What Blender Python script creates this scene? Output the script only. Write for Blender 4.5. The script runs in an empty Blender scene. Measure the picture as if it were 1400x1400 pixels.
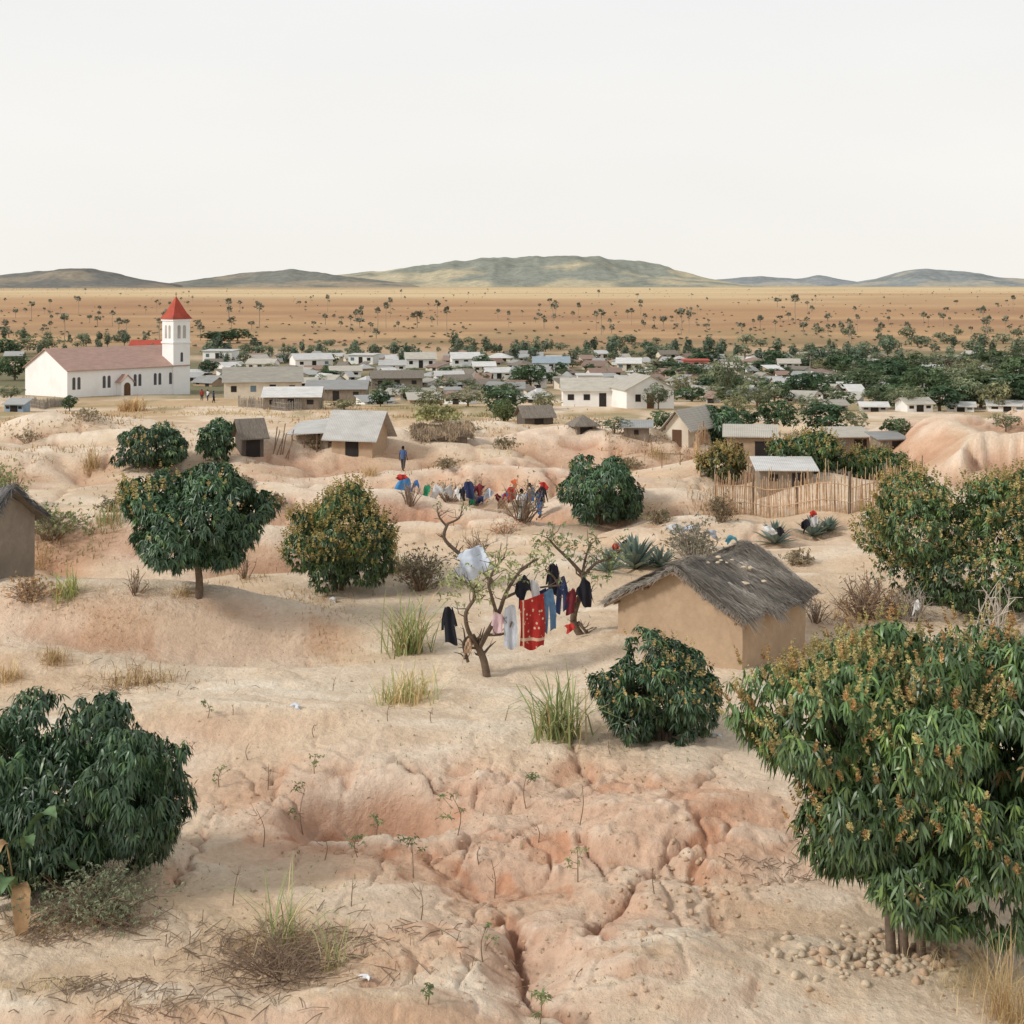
import bpy, bmesh, math, random
import numpy as np
from mathutils import Vector
C = bpy.context.scene.collection
F=2000.; HZ=386.; CZ=12.
rng=np.random.default_rng(7); random.seed(7)
U=random.uniform
def lin(r,g,b,k=1.0):
    f=lambda c:((c/255+0.055)/1.055)**2.4 if c>10 else c/255/12.92
    return (f(r)*k,f(g)*k,f(b)*k)
def norm(a): return a/np.maximum(np.linalg.norm(a,axis=-1,keepdims=True),1e-9)
# ------------------------------------------------------------------ noise and terrain
def vnoise(x,y,seed=0):
    xi=np.floor(x).astype(np.int64); yi=np.floor(y).astype(np.int64)
    xf=x-xi; yf=y-yi
    u=xf*xf*xf*(xf*(xf*6-15)+10); v=yf*yf*yf*(yf*(yf*6-15)+10)
    def h(a,b):
        n=(a*374761393+b*668265263+seed*974126177)&0x7fffffff
        n=((n^(n>>13))*1274126177)&0x7fffffff
        return ((n^(n>>16))&0xffff)/65535.0
    a=h(xi,yi); b=h(xi+1,yi); c=h(xi,yi+1); d=h(xi+1,yi+1)
    return ((a+(b-a)*u)*(1-v)+(c+(d-c)*u)*v)*2-1
def fbm(x,y,o=3,seed=0):
    s=0; a=1.; t=0
    for i in range(o):
        s=s+a*vnoise(x*(2.03**i)+i*17.3,y*(2.03**i)-i*9.1,seed+i); t+=a; a*=.5
    return s/t*1.5
def sm(x,a,b):
    t=np.clip((x-a)/(b-a),0,1); return t*t*(3-2*t)
BY=[0,20,60,104,130,165,200,240,300,400,20000]; BZ=[0,0,0,0,-1.0,-3,-4.5,-6.0,-6.3,-6,-6]
def base(y): return np.interp(y,BY,BZ)
_ts=np.concatenate([np.linspace(14,140,1000),np.geomspace(140.1,8800,800)]); _tf=np.geomspace(150,8800,900)
def _march(px,py,fn,T=None):
    T=_ts if T is None else T
    a=(px-700)/F; b=(py-HZ)/F
    d=CZ-b*T-fn(a*T,T); n=d<0
    if not n.any(): i=len(T)-1; y=T[i]
    else:
        i=int(np.argmax(n)); i=max(i,1); t=d[i-1]/(d[i-1]-d[i]); t=min(1,max(0,t)); y=T[i-1]+t*(T[i]-T[i-1])
    return (a*y,y,CZ-b*y)
def gp(px,py): return _march(px,py,lambda x,y:base(y))
BUMP=[]   # x,y,rx,ry,h,rot,power
for px,py,rx,ry,h,r,pw_ in [
 (150,858,8.5,2.3,1.6,-5,1.5),(10,915,3.2,1.3,.7,0,1),(640,1030,6.5,2.6,.65,4,1),(900,1125,3.4,2.0,.55,20,1.2),
 (290,1000,4.5,1.7,.6,0,1.3),(180,1405,4.5,1.0,.6,-8,1.4),(1010,1320,2.6,1.6,.4,0,1.2),(560,1400,1.6,.8,.45,10,1.3),(880,1345,1.7,1.3,.4,0,1.3),(600,1290,1.5,1.2,.28,0,1.3),
 (480,630,9,5,2.1,0,1.5),(400,705,7,2.6,1.25,0,1.5),(640,602,7,4,1.25,0,1.4),(800,620,8,4,1.7,0,1.5),(890,702,5,2.2,1.0,0,1.5),(640,770,6,2.0,.7,0,1.3),
 (110,594,9,5,1.6,0,1.5),(20,642,6,3,1.4,0,1.5),(250,642,6,3,1.2,0,1.5),(1180,760,6,2.0,.35,0,1),(1060,640,9,4,.3,0,1),(80,762,6,2.2,.9,0,1.4),(330,762,5,1.6,.7,0,1.4),
 (845,880,2.0,2.0,.4,0,1),(700,965,5,1.2,.35,0,1.2),(560,658,4,2.4,.9,0,1.5),(1000,800,5,3,.3,0,1),(700,648,3.5,2.,.6,0,1.5),(330,690,4,2,.6,0,1.5)]:
    p=gp(px,py); BUMP.append((p[0],p[1],rx,ry,h,math.radians(r),pw_))
for px,py,rx,ry,h,q in [(512,1106,1.7,1.2,-1.35,2.2),(690,1190,1.2,.9,-.28,1.2),(735,1335,.8,1.0,-.45,1.3),(830,1250,.7,.7,-.3,1.3),(640,712,4.5,1.5,-1.2,1.7),(745,690,3.5,1.6,-1.15,1.7),(820,645,4,2,-.8,1.5),
   (940,690,3,1.4,-.65,1.3),(250,895,3,1,-.25,1),(600,930,6,1.6,-.2,1),(640,880,5,1.4,-.15,1),(420,885,3.4,2.2,-.5,1.2)]:
    p=gp(px,py); BUMP.append((p[0],p[1],rx,ry,h,0.,q))
ER=[]
for px,py,rx,ry,w in [(520,1110,3.2,2.2,1.),(700,1130,4.0,3.0,.9),(880,1120,3,2.5,.8),(700,1290,2.6,2.2,.7),(860,1260,2.2,1.6,.6),(300,1080,2.5,2,.4),(745,660,6,4,1.0),(640,710,6,3,.9),
   (900,680,5,3,.8),(110,580,14,8,.85),(1370,620,12,8,.9),(440,660,7,4,.75),(60,760,6,4,.5),(560,620,8,4,.6),(1130,740,6,3,.3),(1050,1180,1.8,1.6,.5),(230,640,6,3,.65),(800,625,8,4,.6)]:
    p=gp(px,py); ER.append((p[0],p[1],rx,ry,w))
GUL=[]
for pts,wd,dp in [([(905,1190),(868,1215),(848,1235),(826,1250),(815,1285),(838,1305)],.09,.38),([(690,1240),(712,1300),(716,1340),(735,1375),(790,1398)],.11,.5),
    ([(590,1160),(650,1135),(700,1142),(745,1120)],.05,.15),([(545,1062),(600,1082),(650,1086)],.06,.2),([(868,1215),(930,1170),(1000,1160)],.06,.17),([(800,1150),(830,1200),(868,1215)],.06,.18),
    ([(520,1352),(560,1372),(620,1392)],.1,.3),([(280,1130),(262,1170),(230,1215)],.06,.16),([(760,1010),(800,1060),(812,1100)],.05,.14),([(400,1100),(370,1090),(380,1060)],.06,.16),([(640,1180),(668,1210),(690,1240)],.06,.22),([(1000,1040),(960,1090),(930,1100)],.05,.14)]:
    GUL.append(([gp(*q)[:2] for q in pts],wd,dp))
def erosion(x,y):
    m=np.zeros_like(x)
    for cx,cy,rx,ry,w in ER: m=m+w*np.exp(-((x-cx)/rx)**2-((y-cy)/ry)**2)
    return np.clip(m,0,1)
def gullies(x,y):
    out=np.zeros_like(x); k=np.where(y<48)[0]
    if not len(k): return out
    xs=x[k]+.16*fbm(x[k]/.35,y[k]/.35,3,31); ys=y[k]+.16*fbm(x[k]/.35,y[k]/.35,3,37); r=np.zeros(len(k))
    for pts,wd,dp in GUL:
        dm=np.full(len(k),9.)
        for (ax,ay),(bx,by) in zip(pts[:-1],pts[1:]):
            ux,uy=bx-ax,by-ay; t=np.clip(((xs-ax)*ux+(ys-ay)*uy)/(ux*ux+uy*uy),0,1)
            dm=np.minimum(dm,np.hypot(xs-ax-t*ux,ys-ay-t*uy))
        r=np.maximum(r,dp*np.exp(-(dm/wd)**2)+.3*dp*np.exp(-(dm/(wd*4))**2))
    out[k]=r*(.5+.5*np.clip(.5+fbm(x[k]/.9,y[k]/.9,2,33),0,1)); return out
def crease(x,y): return np.abs(fbm(x/4.6+3,y/4.0,3,12))
def H(x,y):
    sh=np.broadcast(np.asarray(x,float),np.asarray(y,float)).shape
    x=np.broadcast_to(np.asarray(x,float),sh).ravel(); y=np.broadcast_to(np.asarray(y,float),sh).ravel()
    z=base(y).copy(); k=np.where(y<260)[0]
    if len(k):
        xx=x[k]; yy=y[k]; near=sm(yy,165,100)
        e=erosion(xx,yy)
        q=near*.25*fbm(xx/11,yy/8,3,1)+.25*(1-near)*fbm(xx/20,yy/14,2,4)*sm(yy,255,220)
        wx=xx+1.2*fbm(xx/5,yy/5,2,14); wy=yy+1.2*fbm(xx/5,yy/5,2,16)
        hut=1-.9*np.exp(-((xx-6.5)/5)**2-((yy-48)/5)**2)
        q=q+hut*sm(yy,50,66)*near*(1.15*np.abs(fbm(wx/9.5,wy/6.3,2,2))-.38)
        q=q+sm(yy,58,46)*(.20*np.abs(fbm(wx/3.8,wy/3.2,2,6))-.07)*(.7+.6*e)
        for cx,cy,rx,ry,h,r,pp_ in BUMP:
            dx,dy=xx-cx,yy-cy; d2=((dx*math.cos(r)+dy*math.sin(r))/rx)**2+((-dx*math.sin(r)+dy*math.cos(r))/ry)**2
            m=np.where(d2<4.5)[0]
            if len(m):
                wob=1+.15*vnoise(xx[m]/max(1.,rx*.5),yy[m]/max(.8,ry*.5),19); q[m]+=h*np.exp(-d2[m]**pp_*wob)*np.clip((4.5-d2[m])/1.5,0,1)
        yf=88.+1.5*fbm(xx/2.2,yy*0,4,17); bk=sm(xx,24.4,29.)*(1-sm(yy,102,120)); fc=sm(yy,yf-.8,yf+1.1)
        q=q+2.6*fc*bk*(1+.2*fbm(xx/4,yy/4,3,18))-bk*fc*(1-fc)*2.2*np.abs(fbm(xx/.9,yy/2.5,3,28))
        n2=sm(yy,130,60)
        q=q+n2*(.05*fbm(xx/1.5,yy/1.5,3,5)*(.6+e))
        r1=np.abs(fbm(xx/1.9,yy/2.2,3,8)); q=q-n2*(.25+e)*.12*np.exp(-(r1/.05)**2)
        r2=crease(xx,yy); q=q-sm(yy,58,74)*near*hut*(.35+.75*e)*.5*np.exp(-(r2/.09)**2)
        f4=sm(yy,62,44); lg=fbm(xx/2.4+4,yy/1.8,4,27); q=q+f4*.065*(.4+e)*(sm(lg,-.02,.06)+sm(lg,.38,.46)-sm(lg,-.46,-.38))
        q=q+f4*(.022+.045*e)*np.maximum(-.2,fbm(xx/.42,yy/.42,3,21))+f4*(.009+.015*e)*fbm(xx/.16,yy/.16,2,25)
        q=q-gullies(xx,yy)
        z[k]+=q
    return z.reshape(sh)
def hit(px,py): return _march(px,py,H,_tf) if py<564 else _march(px,py,H)
def pw(px,py,Y): return ((px-700)/F*Y,Y,CZ-(py-HZ)/F*Y)
# ------------------------------------------------------------------ objects
def tag(o,label=None,cat=None,group=None,kind=None):
    if label: o['label']=label
    if cat: o['category']=cat
    if group: o['group']=group
    if kind: o['kind']=kind
    return o
def thing(name,label,cat,loc=(0,0,0),rz=0,group=None):
    o=bpy.data.objects.new(name,None); C.objects.link(o); o.location=loc; o.rotation_euler=(0,0,rz); o.empty_display_size=.3
    return tag(o,label,cat,group)
def finish(o,mat,parent,smooth=False):
    C.objects.link(o)
    if mat is not None:
        for m in (mat if isinstance(mat,(list,tuple)) else [mat]): o.data.materials.append(m)
    if parent: o.parent=parent
    if smooth: o.data.polygons.foreach_set('use_smooth',np.ones(len(o.data.polygons),bool))
    return o
def np_mesh(name,V,T,cols=None,mat=None,parent=None,smooth=False):
    V=np.asarray(V,dtype=np.float32); T=np.asarray(T,dtype=np.int32)
    me=bpy.data.meshes.new(name); k=T.shape[1]
    me.vertices.add(len(V)); me.vertices.foreach_set('co',V.ravel())
    me.loops.add(T.size); me.loops.foreach_set('vertex_index',T.ravel())
    me.polygons.add(len(T)); me.polygons.foreach_set('loop_start',np.arange(0,T.size,k,dtype=np.int32))
    me.update(calc_edges=True)
    if cols is not None:
        a=me.attributes.new('Col','FLOAT_COLOR','POINT'); c4=np.ones((len(V),4),np.float32); c4[:,:3]=cols; a.data.foreach_set('color',c4.ravel())
    return finish(bpy.data.objects.new(name,me),mat,parent,smooth)
class MB:
    def __init__(s): s.v=[]; s.f=[]
    def add(s,vs,fs):
        n=len(s.v); s.v.extend(vs); s.f.extend([tuple(i+n for i in f) for f in fs])
    def box(s,x0,x1,y0,y1,z0,z1):
        s.add([(x0,y0,z0),(x1,y0,z0),(x1,y1,z0),(x0,y1,z0),(x0,y0,z1),(x1,y0,z1),(x1,y1,z1),(x0,y1,z1)],
              [(0,3,2,1),(4,5,6,7),(0,1,5,4),(1,2,6,5),(2,3,7,6),(3,0,4,7)])
    def slab(s,q,t):
        n=len(q); t=Vector(t); a=[tuple(p) for p in q]; b=[tuple(Vector(p)+t) for p in q]
        s.add(a+b,[tuple(range(n))[::-1],tuple(range(n,2*n))]+[(i,(i+1)%n,n+(i+1)%n,n+i) for i in range(n)])
    def tube(s,pts,rad,n=5,cap=True):
        pts=[Vector(p) for p in pts]; m=len(pts); vs=[]; fs=[]
        if not isinstance(rad,(list,tuple)): rad=[rad]*m
        if len(rad)==2 and m!=2: rad=[rad[0]+(rad[1]-rad[0])*i/(m-1) for i in range(m)]
        for i,p in enumerate(pts):
            d=(pts[min(i+1,m-1)]-pts[max(i-1,0)])
            d=d.normalized() if d.length>1e-7 else Vector((0,0,1))
            a=d.cross(Vector((.31,.95,.02))); a=a.normalized() if a.length>.05 else d.cross(Vector((1,0,0))).normalized()
            b=d.cross(a)
            for k in range(n):
                t=2*math.pi*k/n; vs.append(tuple(p+(a*math.cos(t)+b*math.sin(t))*rad[i]))
        for i in range(m-1):
            for k in range(n): fs.append((i*n+k,i*n+(k+1)%n,(i+1)*n+(k+1)%n,(i+1)*n+k))
        if cap: fs.append(tuple(range(n))[::-1]); fs.append(tuple(range((m-1)*n,m*n)))
        s.add(vs,fs)
    def grid(s,fn,nu,nv):
        vs=[fn(i/nu,j/nv) for j in range(nv+1) for i in range(nu+1)]
        s.add(vs,[(j*(nu+1)+i,j*(nu+1)+i+1,(j+1)*(nu+1)+i+1,(j+1)*(nu+1)+i) for j in range(nv) for i in range(nu)])
    def build(s,name,mat,parent=None,smooth=False):
        me=bpy.data.meshes.new(name); me.from_pydata(s.v,[],s.f); me.update()
        return finish(bpy.data.objects.new(name,me),mat,parent,smooth)
def copy_tree(o,loc=None,rz=None,sc=None,label=None,group=None):
    c=o.copy(); C.objects.link(c)
    for ch in list(o.children):
        d=ch.copy(); C.objects.link(d); d.parent=c
        for g in list(ch.children):
            e=g.copy(); C.objects.link(e); e.parent=d
    if loc is not None: c.location=loc
    if rz is not None: c.rotation_euler=(0,0,rz)
    if sc is not None: c.scale=sc
    return tag(c,label,None,group)
def smoothline(pts,k=3):
    P=[Vector(p) for p in pts]; out=[]
    for i in range(len(P)-1):
        a=P[max(i-1,0)]; b=P[i]; c=P[i+1]; d=P[min(i+2,len(P)-1)]
        for j in range(k):
            t=j/k; out.append(.5*((2*b)+(c-a)*t+(2*a-5*b+4*c-d)*t*t+(3*b-a-3*c+d)*t**3))
    out.append(P[-1]); return out
# ------------------------------------------------------------------ materials
def newmat(name):
    m=bpy.data.materials.new(name); m.use_nodes=True; nt=m.node_tree; nt.nodes.clear()
    out=nt.nodes.new('ShaderNodeOutputMaterial'); b=nt.nodes.new('ShaderNodeBsdfPrincipled'); nt.links.new(b.outputs[0],out.inputs[0])
    return m,nt,b,out
def mixc(nt,fac,a,b,mode='MIX'):
    n=nt.nodes.new('ShaderNodeMix'); n.data_type='RGBA'; n.blend_type=mode
    for sock,v in ((n.inputs[0],fac),(n.inputs[6],a),(n.inputs[7],b)):
        if hasattr(v,'is_linked'): nt.links.new(v,sock)
        elif isinstance(v,(int,float)): sock.default_value=v
        else: sock.default_value=(*v[:3],1)
    return n.outputs[2]
def ramp(nt,src,a,b):
    n=nt.nodes.new('ShaderNodeMapRange'); nt.links.new(src,n.inputs[0]); n.inputs[1].default_value=a; n.inputs[2].default_value=b; return n.outputs[0]
def noise(nt,vec,scale,detail=4,rough=.6):
    n=nt.nodes.new('ShaderNodeTexNoise'); nt.links.new(vec,n.inputs['Vector']); n.inputs['Scale'].default_value=scale; n.inputs['Detail'].default_value=detail; n.inputs['Roughness'].default_value=rough; return n.outputs['Fac']
def objvec(nt,scale=None):
    t=nt.nodes.new('ShaderNodeTexCoord').outputs['Object']
    if scale:
        m=nt.nodes.new('ShaderNodeMapping'); nt.links.new(t,m.inputs[0]); m.inputs['Scale'].default_value=scale; return m.outputs[0]
    return t
def bump(nt,b,src,dist,strength=.6):
    n=nt.nodes.new('ShaderNodeBump'); n.inputs['Distance'].default_value=dist; n.inputs['Strength'].default_value=strength; nt.links.new(src,n.inputs['Height']); nt.links.new(n.outputs[0],b.inputs['Normal']); return n
_mc={}
def M(name,col,rough=.9,var=.22,scale=2.5,bmp=.02,stretch=None,dirt=None,spec=.2):
    if name in _mc: return _mc[name]
    m,nt,b,o=newmat(name); v=objvec(nt,stretch)
    n=noise(nt,v,scale,6,.65); n2=noise(nt,v,scale*.23,2)
    c=mixc(nt,ramp(nt,n,.3,.7),tuple(x*(1-var) for x in col),tuple(min(1,x*(1+var)) for x in col))
    d=dirt or tuple(x*.6 for x in col)
    c=mixc(nt,ramp(nt,n2,.5,.85),c,d)
    nt.links.new(c,b.inputs['Base Color']); b.inputs['Roughness'].default_value=rough; b.inputs['Specular IOR Level'].default_value=spec
    if bmp: bump(nt,b,n,bmp)
    _mc[name]=m; return m
def tin(name,col,rust=.3):
    if name in _mc: return _mc[name]
    m,nt,b,o=newmat(name); v=objvec(nt)
    w=nt.nodes.new('ShaderNodeTexWave'); w.wave_type='BANDS'; w.bands_direction='X'; w.inputs['Scale'].default_value=2.6; nt.links.new(v,w.inputs[0])
    inf=nt.nodes.new('ShaderNodeObjectInfo'); rv=nt.nodes.new('ShaderNodeVectorMath'); rv.operation='ADD'; nt.links.new(objvec(nt,(.7,2.2,1)),rv.inputs[0]); nt.links.new(inf.outputs['Location'],rv.inputs[1])
    n=noise(nt,rv.outputs[0],1.1,6,.7); n2=noise(nt,rv.outputs[0],.35,4)
    c=mixc(nt,ramp(nt,n,.35,.7),tuple(x*.74 for x in col),col)
    c=mixc(nt,ramp(nt,n2,.78-rust*.5,1.05-rust*.4),c,lin(150,126,106))
    c=mixc(nt,.1,c,w.outputs['Color'],'MULTIPLY')
    h=nt.nodes.new('ShaderNodeHueSaturation'); nt.links.new(c,h.inputs['Color']); r=nt.nodes.new('ShaderNodeMapRange'); nt.links.new(inf.outputs['Random'],r.inputs[0]); r.inputs[3].default_value=.74; r.inputs[4].default_value=1.08; nt.links.new(r.outputs[0],h.inputs['Value'])
    nt.links.new(h.outputs[0],b.inputs['Base Color']); b.inputs['Roughness'].default_value=.6; b.inputs['Metallic'].default_value=.05
    bump(nt,b,w.outputs['Fac'],.03,.5); _mc[name]=m; return m
def leafmat(name,rough=.5,trans=.18,spec=.35):
    m,nt,b,o=newmat(name); a=nt.nodes.new('ShaderNodeAttribute'); a.attribute_name='Col'
    inf=nt.nodes.new('ShaderNodeObjectInfo'); h=nt.nodes.new('ShaderNodeHueSaturation'); nt.links.new(a.outputs['Color'],h.inputs['Color'])
    r=nt.nodes.new('ShaderNodeMapRange'); nt.links.new(inf.outputs['Random'],r.inputs[0]); r.inputs[3].default_value=.8; r.inputs[4].default_value=1.25; nt.links.new(r.outputs[0],h.inputs['Value'])
    r2=nt.nodes.new('ShaderNodeMapRange'); nt.links.new(inf.outputs['Random'],r2.inputs[0]); r2.inputs[3].default_value=.51; r2.inputs[4].default_value=.475; nt.links.new(r2.outputs[0],h.inputs['Hue'])
    nt.links.new(h.outputs[0],b.inputs['Base Color']); b.inputs['Roughness'].default_value=rough; b.inputs['Specular IOR Level'].default_value=spec
    t=nt.nodes.new('ShaderNodeBsdfTranslucent'); nt.links.new(h.outputs[0],t.inputs['Color'])
    mx=nt.nodes.new('ShaderNodeMixShader'); mx.inputs[0].default_value=trans; nt.links.new(b.outputs[0],mx.inputs[1]); nt.links.new(t.outputs[0],mx.inputs[2]); nt.links.new(mx.outputs[0],o.inputs[0])
    return m
LEAF=leafmat('glossy_leaf',.38,.16,.55); MATTE=leafmat('matte_leaf',.8,.25,.15); STRAW=leafmat('straw',.9,.2,.1); BLOOM=leafmat('blossom_spike',.9,.25,.1)
for mm_ in (LEAF,STRAW,BLOOM):
    for nd in mm_.node_tree.nodes:
        if nd.type=='MAP_RANGE' and nd.inputs[3].default_value>.7: nd.inputs[3].default_value=.94; nd.inputs[4].default_value=1.08
        elif nd.type=='MAP_RANGE': nd.inputs[3].default_value=.5; nd.inputs[4].default_value=.5
BARK=M('bark',lin(110,95,81),var=.35,scale=9,bmp=.03); PALEBARK=M('pale_bark',lin(165,150,132),var=.3,scale=9,bmp=.02)
TWIG=M('dry_twig',lin(138,118,100),var=.35,scale=8,bmp=0); GREYTWIG=M('grey_twig',lin(160,150,138),var=.3,scale=8,bmp=0)
MUD=M('mud_wall',lin(180,156,130),var=.1,scale=3.5,bmp=.05,dirt=lin(162,138,114)); WHITE=M('white_plaster',lin(236,235,231),var=.05,scale=1.5,dirt=lin(214,208,198),bmp=.01); LIME=M('white_limewash',lin(243,243,241),var=.03,scale=1.5,dirt=lin(232,230,225),bmp=.01)
CREAM=M('cream_plaster',lin(222,212,194),var=.1,scale=1.5,dirt=lin(185,170,148)); GREYW=M('grey_plaster',lin(182,178,170),var=.14,scale=1.5); WOOD=M('weathered_wood',lin(138,126,112),var=.35,scale=5,stretch=(4,4,.5),bmp=.02)
DARKW=M('dark_wood',lin(100,92,84),var=.3,scale=5,stretch=(4,4,.5)); DARK=M('dark_opening',lin(54,50,48),var=.2); GLASS=M('dusky_glass',lin(88,88,92),var=.2,rough=.4); SHUT=M('blue_shutter',lin(110,128,138),var=.15); BROWND=M('brown_door',lin(104,78,60),var=.2)
THATCH=M('thatch',lin(132,123,112),var=.45,scale=5,stretch=(7,.7,.7),bmp=.06); STONE=M('pale_stone',lin(208,190,164),var=.18,scale=5,bmp=.02)
T_WHITE=tin('white_tin',lin(232,230,225),.08); T_GREY=tin('grey_tin',lin(182,182,178),.24); T_BEIGE=tin('beige_tin',lin(204,197,182),.22); T_RUST=tin('rust_tin',lin(168,138,122),.5); T_PINK=tin('faded_red_tin',lin(190,154,138),.0); T_BLUE=tin('pale_blue_tin',lin(182,198,208),.1); T_WORN=tin('worn_tin',lin(218,216,210),.42)
REDROOF=M('red_paint',lin(178,80,62),var=.12,scale=2,rough=.6); PINKW=M('pink_plaster',lin(222,150,140),var=.1); BLUEW=M('blue_plaster',lin(150,172,190),var=.12)
# ------------------------------------------------------------------ ground sheet
t_in=np.arange(-.375,.3751,.0016); t_out=np.linspace(.385,1.05,36)
ts=np.concatenate([-t_out[::-1],t_in,t_out])
pys=np.concatenate([np.linspace(3000,1500,60,endpoint=False),np.arange(1500,398,-1.9)])
ys=np.concatenate([24000/(pys-HZ),np.geomspace(24000/(pys[-1]-HZ)*1.08,11000,40)])
GX=ts[None,:]*ys[:,None]; GY=np.repeat(ys[:,None],len(ts),1)
GZ=H(GX,GY)
nx=len(ts); ny=len(ys)
ii=np.arange(nx*ny).reshape(ny,nx); Q=np.stack([ii[:-1,:-1],ii[:-1,1:],ii[1:,1:],ii[1:,:-1]],-1).reshape(-1,4)
X=GX.ravel(); Yv=GY.ravel()
def lerp(a,b,t): return a+(np.asarray(b)[None,:]-a)*t[:,None]
K=1.0
col=np.repeat(np.array(lin(226,206,180,K))[None,:],len(X),0)
e=erosion(X,Yv)
H2=base(Yv)
dzy=np.gradient(GZ,axis=0)/np.gradient(GY,axis=0); dzx=np.gradient(GZ,axis=1)/np.gradient(GX,axis=1)
def blur(a,n=1):
    for _ in range(n):
        for ax in (0,1):
            pad=[(3,3) if i==ax else (0,0) for i in (0,1)]; q=np.pad(a,pad,'edge'); m=a.shape[ax]; a=sum(np.take(q,range(i,i+m),axis=ax) for i in range(7))/7
    return a
slope=np.hypot(blur(dzy),blur(dzx)).ravel()*(Yv<130)
rel=(GZ.ravel()-H2)
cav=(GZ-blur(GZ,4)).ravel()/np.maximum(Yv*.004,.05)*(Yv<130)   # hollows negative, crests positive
col=lerp(col,lin(215,190,160,K),sm(fbm(X/5,Yv/4,4,41),-.15,.5)*.75)
col=lerp(col,lin(240,226,206,K),sm(fbm(X/3.1,Yv/2.2,3,47),.2,.6)*.6)
col=lerp(col,lin(214,176,148,K),np.clip(e*.95+.6*fbm(X/2.5,Yv/2.5,4,43)*e,0,1)*.85)
col=lerp(col,lin(202,156,128,K),sm(e+.6*fbm(X/1.1,Yv/1.1,4,53),.65,1.35)*.6)
col=lerp(col,lin(200,150,120,K),sm(slope,.16,.55)*(.4+.45*e))
col=lerp(col,lin(188,144,118,K),np.exp(-(crease(X,Yv)/.09)**2)*sm(Yv,58,74)*(Yv<125)*(.3+.5*e))  # occlusion shade painted into the earth colour along creases, with pinker clay
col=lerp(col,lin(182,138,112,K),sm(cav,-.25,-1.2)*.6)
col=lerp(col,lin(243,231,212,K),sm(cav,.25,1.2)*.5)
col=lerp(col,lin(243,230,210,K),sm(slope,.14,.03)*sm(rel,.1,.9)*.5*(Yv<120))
col=lerp(col,lin(238,226,206,K),sm(fbm(X/2.4+4,Yv/1.8,4,27),.02,.12)*sm(Yv,62,44)*.3)
for px,py,rx,ry in [(390,945,3.2,.7),(540,1372,1.6,.5),(150,1390,3,.6),(880,1320,1.3,1.0),(60,1000,2,.6),(640,960,3,.5)]:
    p=gp(px,py); col=lerp(col,lin(242,232,214,K),np.exp(-((X-p[0])/rx)**2-((Yv-p[1])/ry)**2)*.8*np.clip(.6+fbm(X/.8,Yv/.5,3,57),0,1))
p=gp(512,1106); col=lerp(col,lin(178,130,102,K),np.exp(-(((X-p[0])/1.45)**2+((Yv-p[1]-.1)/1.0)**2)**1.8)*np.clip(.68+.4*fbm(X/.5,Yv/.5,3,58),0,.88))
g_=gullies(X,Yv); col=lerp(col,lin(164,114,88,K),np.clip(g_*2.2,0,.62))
far=sm(Yv,118,165)
col=lerp(col,lin(196,170,134,K),far*sm(fbm(X/9,Yv/9,4,61),-.35,.3)*.9)
col=lerp(col,lin(156,146,108,K),far*sm(fbm(X/6,Yv/12,4,67),.1,.5)*.7)
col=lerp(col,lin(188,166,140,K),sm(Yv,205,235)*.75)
col=lerp(col,lin(112,114,86,K),sm(Yv,205,240)*sm(fbm(X/25,Yv/25,3,71),-.3,.2)*.85)
LY=np.log(Yv)
pl=sm(Yv,340,470); pc=np.repeat(np.array(lin(186,150,114,K))[None,:],len(X),0)
pc=lerp(pc,lin(168,132,102,K),sm(fbm(X/160,LY*8,4,73),-.1,.6)*.85)
pc=lerp(pc,lin(202,170,130,K),sm(fbm(X/220+5,LY*12,4,79),.0,.7)*.7)
pc=lerp(pc,lin(136,126,94,K),sm(Yv,680,380)*sm(fbm(X/30,Yv/40,4,80),-.2,.4)*.65)
sunlit_band=sm(Yv+900*fbm(X/700,Yv/1100,3,83)+X*.15,1100,2900); pc=lerp(pc,lin(222,200,160,K),sunlit_band*.9)  # sunlit patch on the plain, painted as paler gold ground colour
pc=lerp(pc,lin(186,158,120,K),sm(fbm(X/700+3,LY*22,4,84),.0,.6)*sm(Yv,900,1500)*.6)
pc=lerp(pc,lin(158,136,112,K),sm(Yv,2600,5200)*sm(-X+300*fbm(X/500,Yv/900,2,87),0,900)*.7)
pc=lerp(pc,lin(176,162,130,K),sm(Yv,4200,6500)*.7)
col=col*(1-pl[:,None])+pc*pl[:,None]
gm,nt,b,o=newmat('bare_earth')
at=nt.nodes.new('ShaderNodeAttribute'); at.attribute_name='Col'; v=objvec(nt)
n1=noise(nt,v,.9,8,.65); n2=noise(nt,v,7.,8,.7); n3=noise(nt,v,.09,5,.6)
c=mixc(nt,1.0,at.outputs['Color'],mixc(nt,ramp(nt,n2,.25,.75),(.85,.83,.81),(1.12,1.12,1.12)),'MULTIPLY')
c=mixc(nt,1.0,c,mixc(nt,ramp(nt,n1,.3,.7),(.88,.85,.82),(1.08,1.08,1.08)),'MULTIPLY')
c=mixc(nt,1.0,c,mixc(nt,ramp(nt,n3,.3,.7),(.94,.93,.92),(1.05,1.05,1.05)),'MULTIPLY')
vo=nt.nodes.new('ShaderNodeTexVoronoi'); vo.inputs['Scale'].default_value=5.; nt.links.new(v,vo.inputs['Vector'])
peb=ramp(nt,vo.outputs['Distance'],.13,.07); ng=noise(nt,v,.5,3); pm=nt.nodes.new('ShaderNodeMath'); pm.operation='MULTIPLY'; nt.links.new(peb,pm.inputs[0]); nt.links.new(ramp(nt,ng,.5,.62),pm.inputs[1])
c=mixc(nt,pm.outputs[0],c,mixc(nt,vo.outputs['Color'],lin(150,118,96,.8),lin(225,204,180,.8)))
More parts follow.
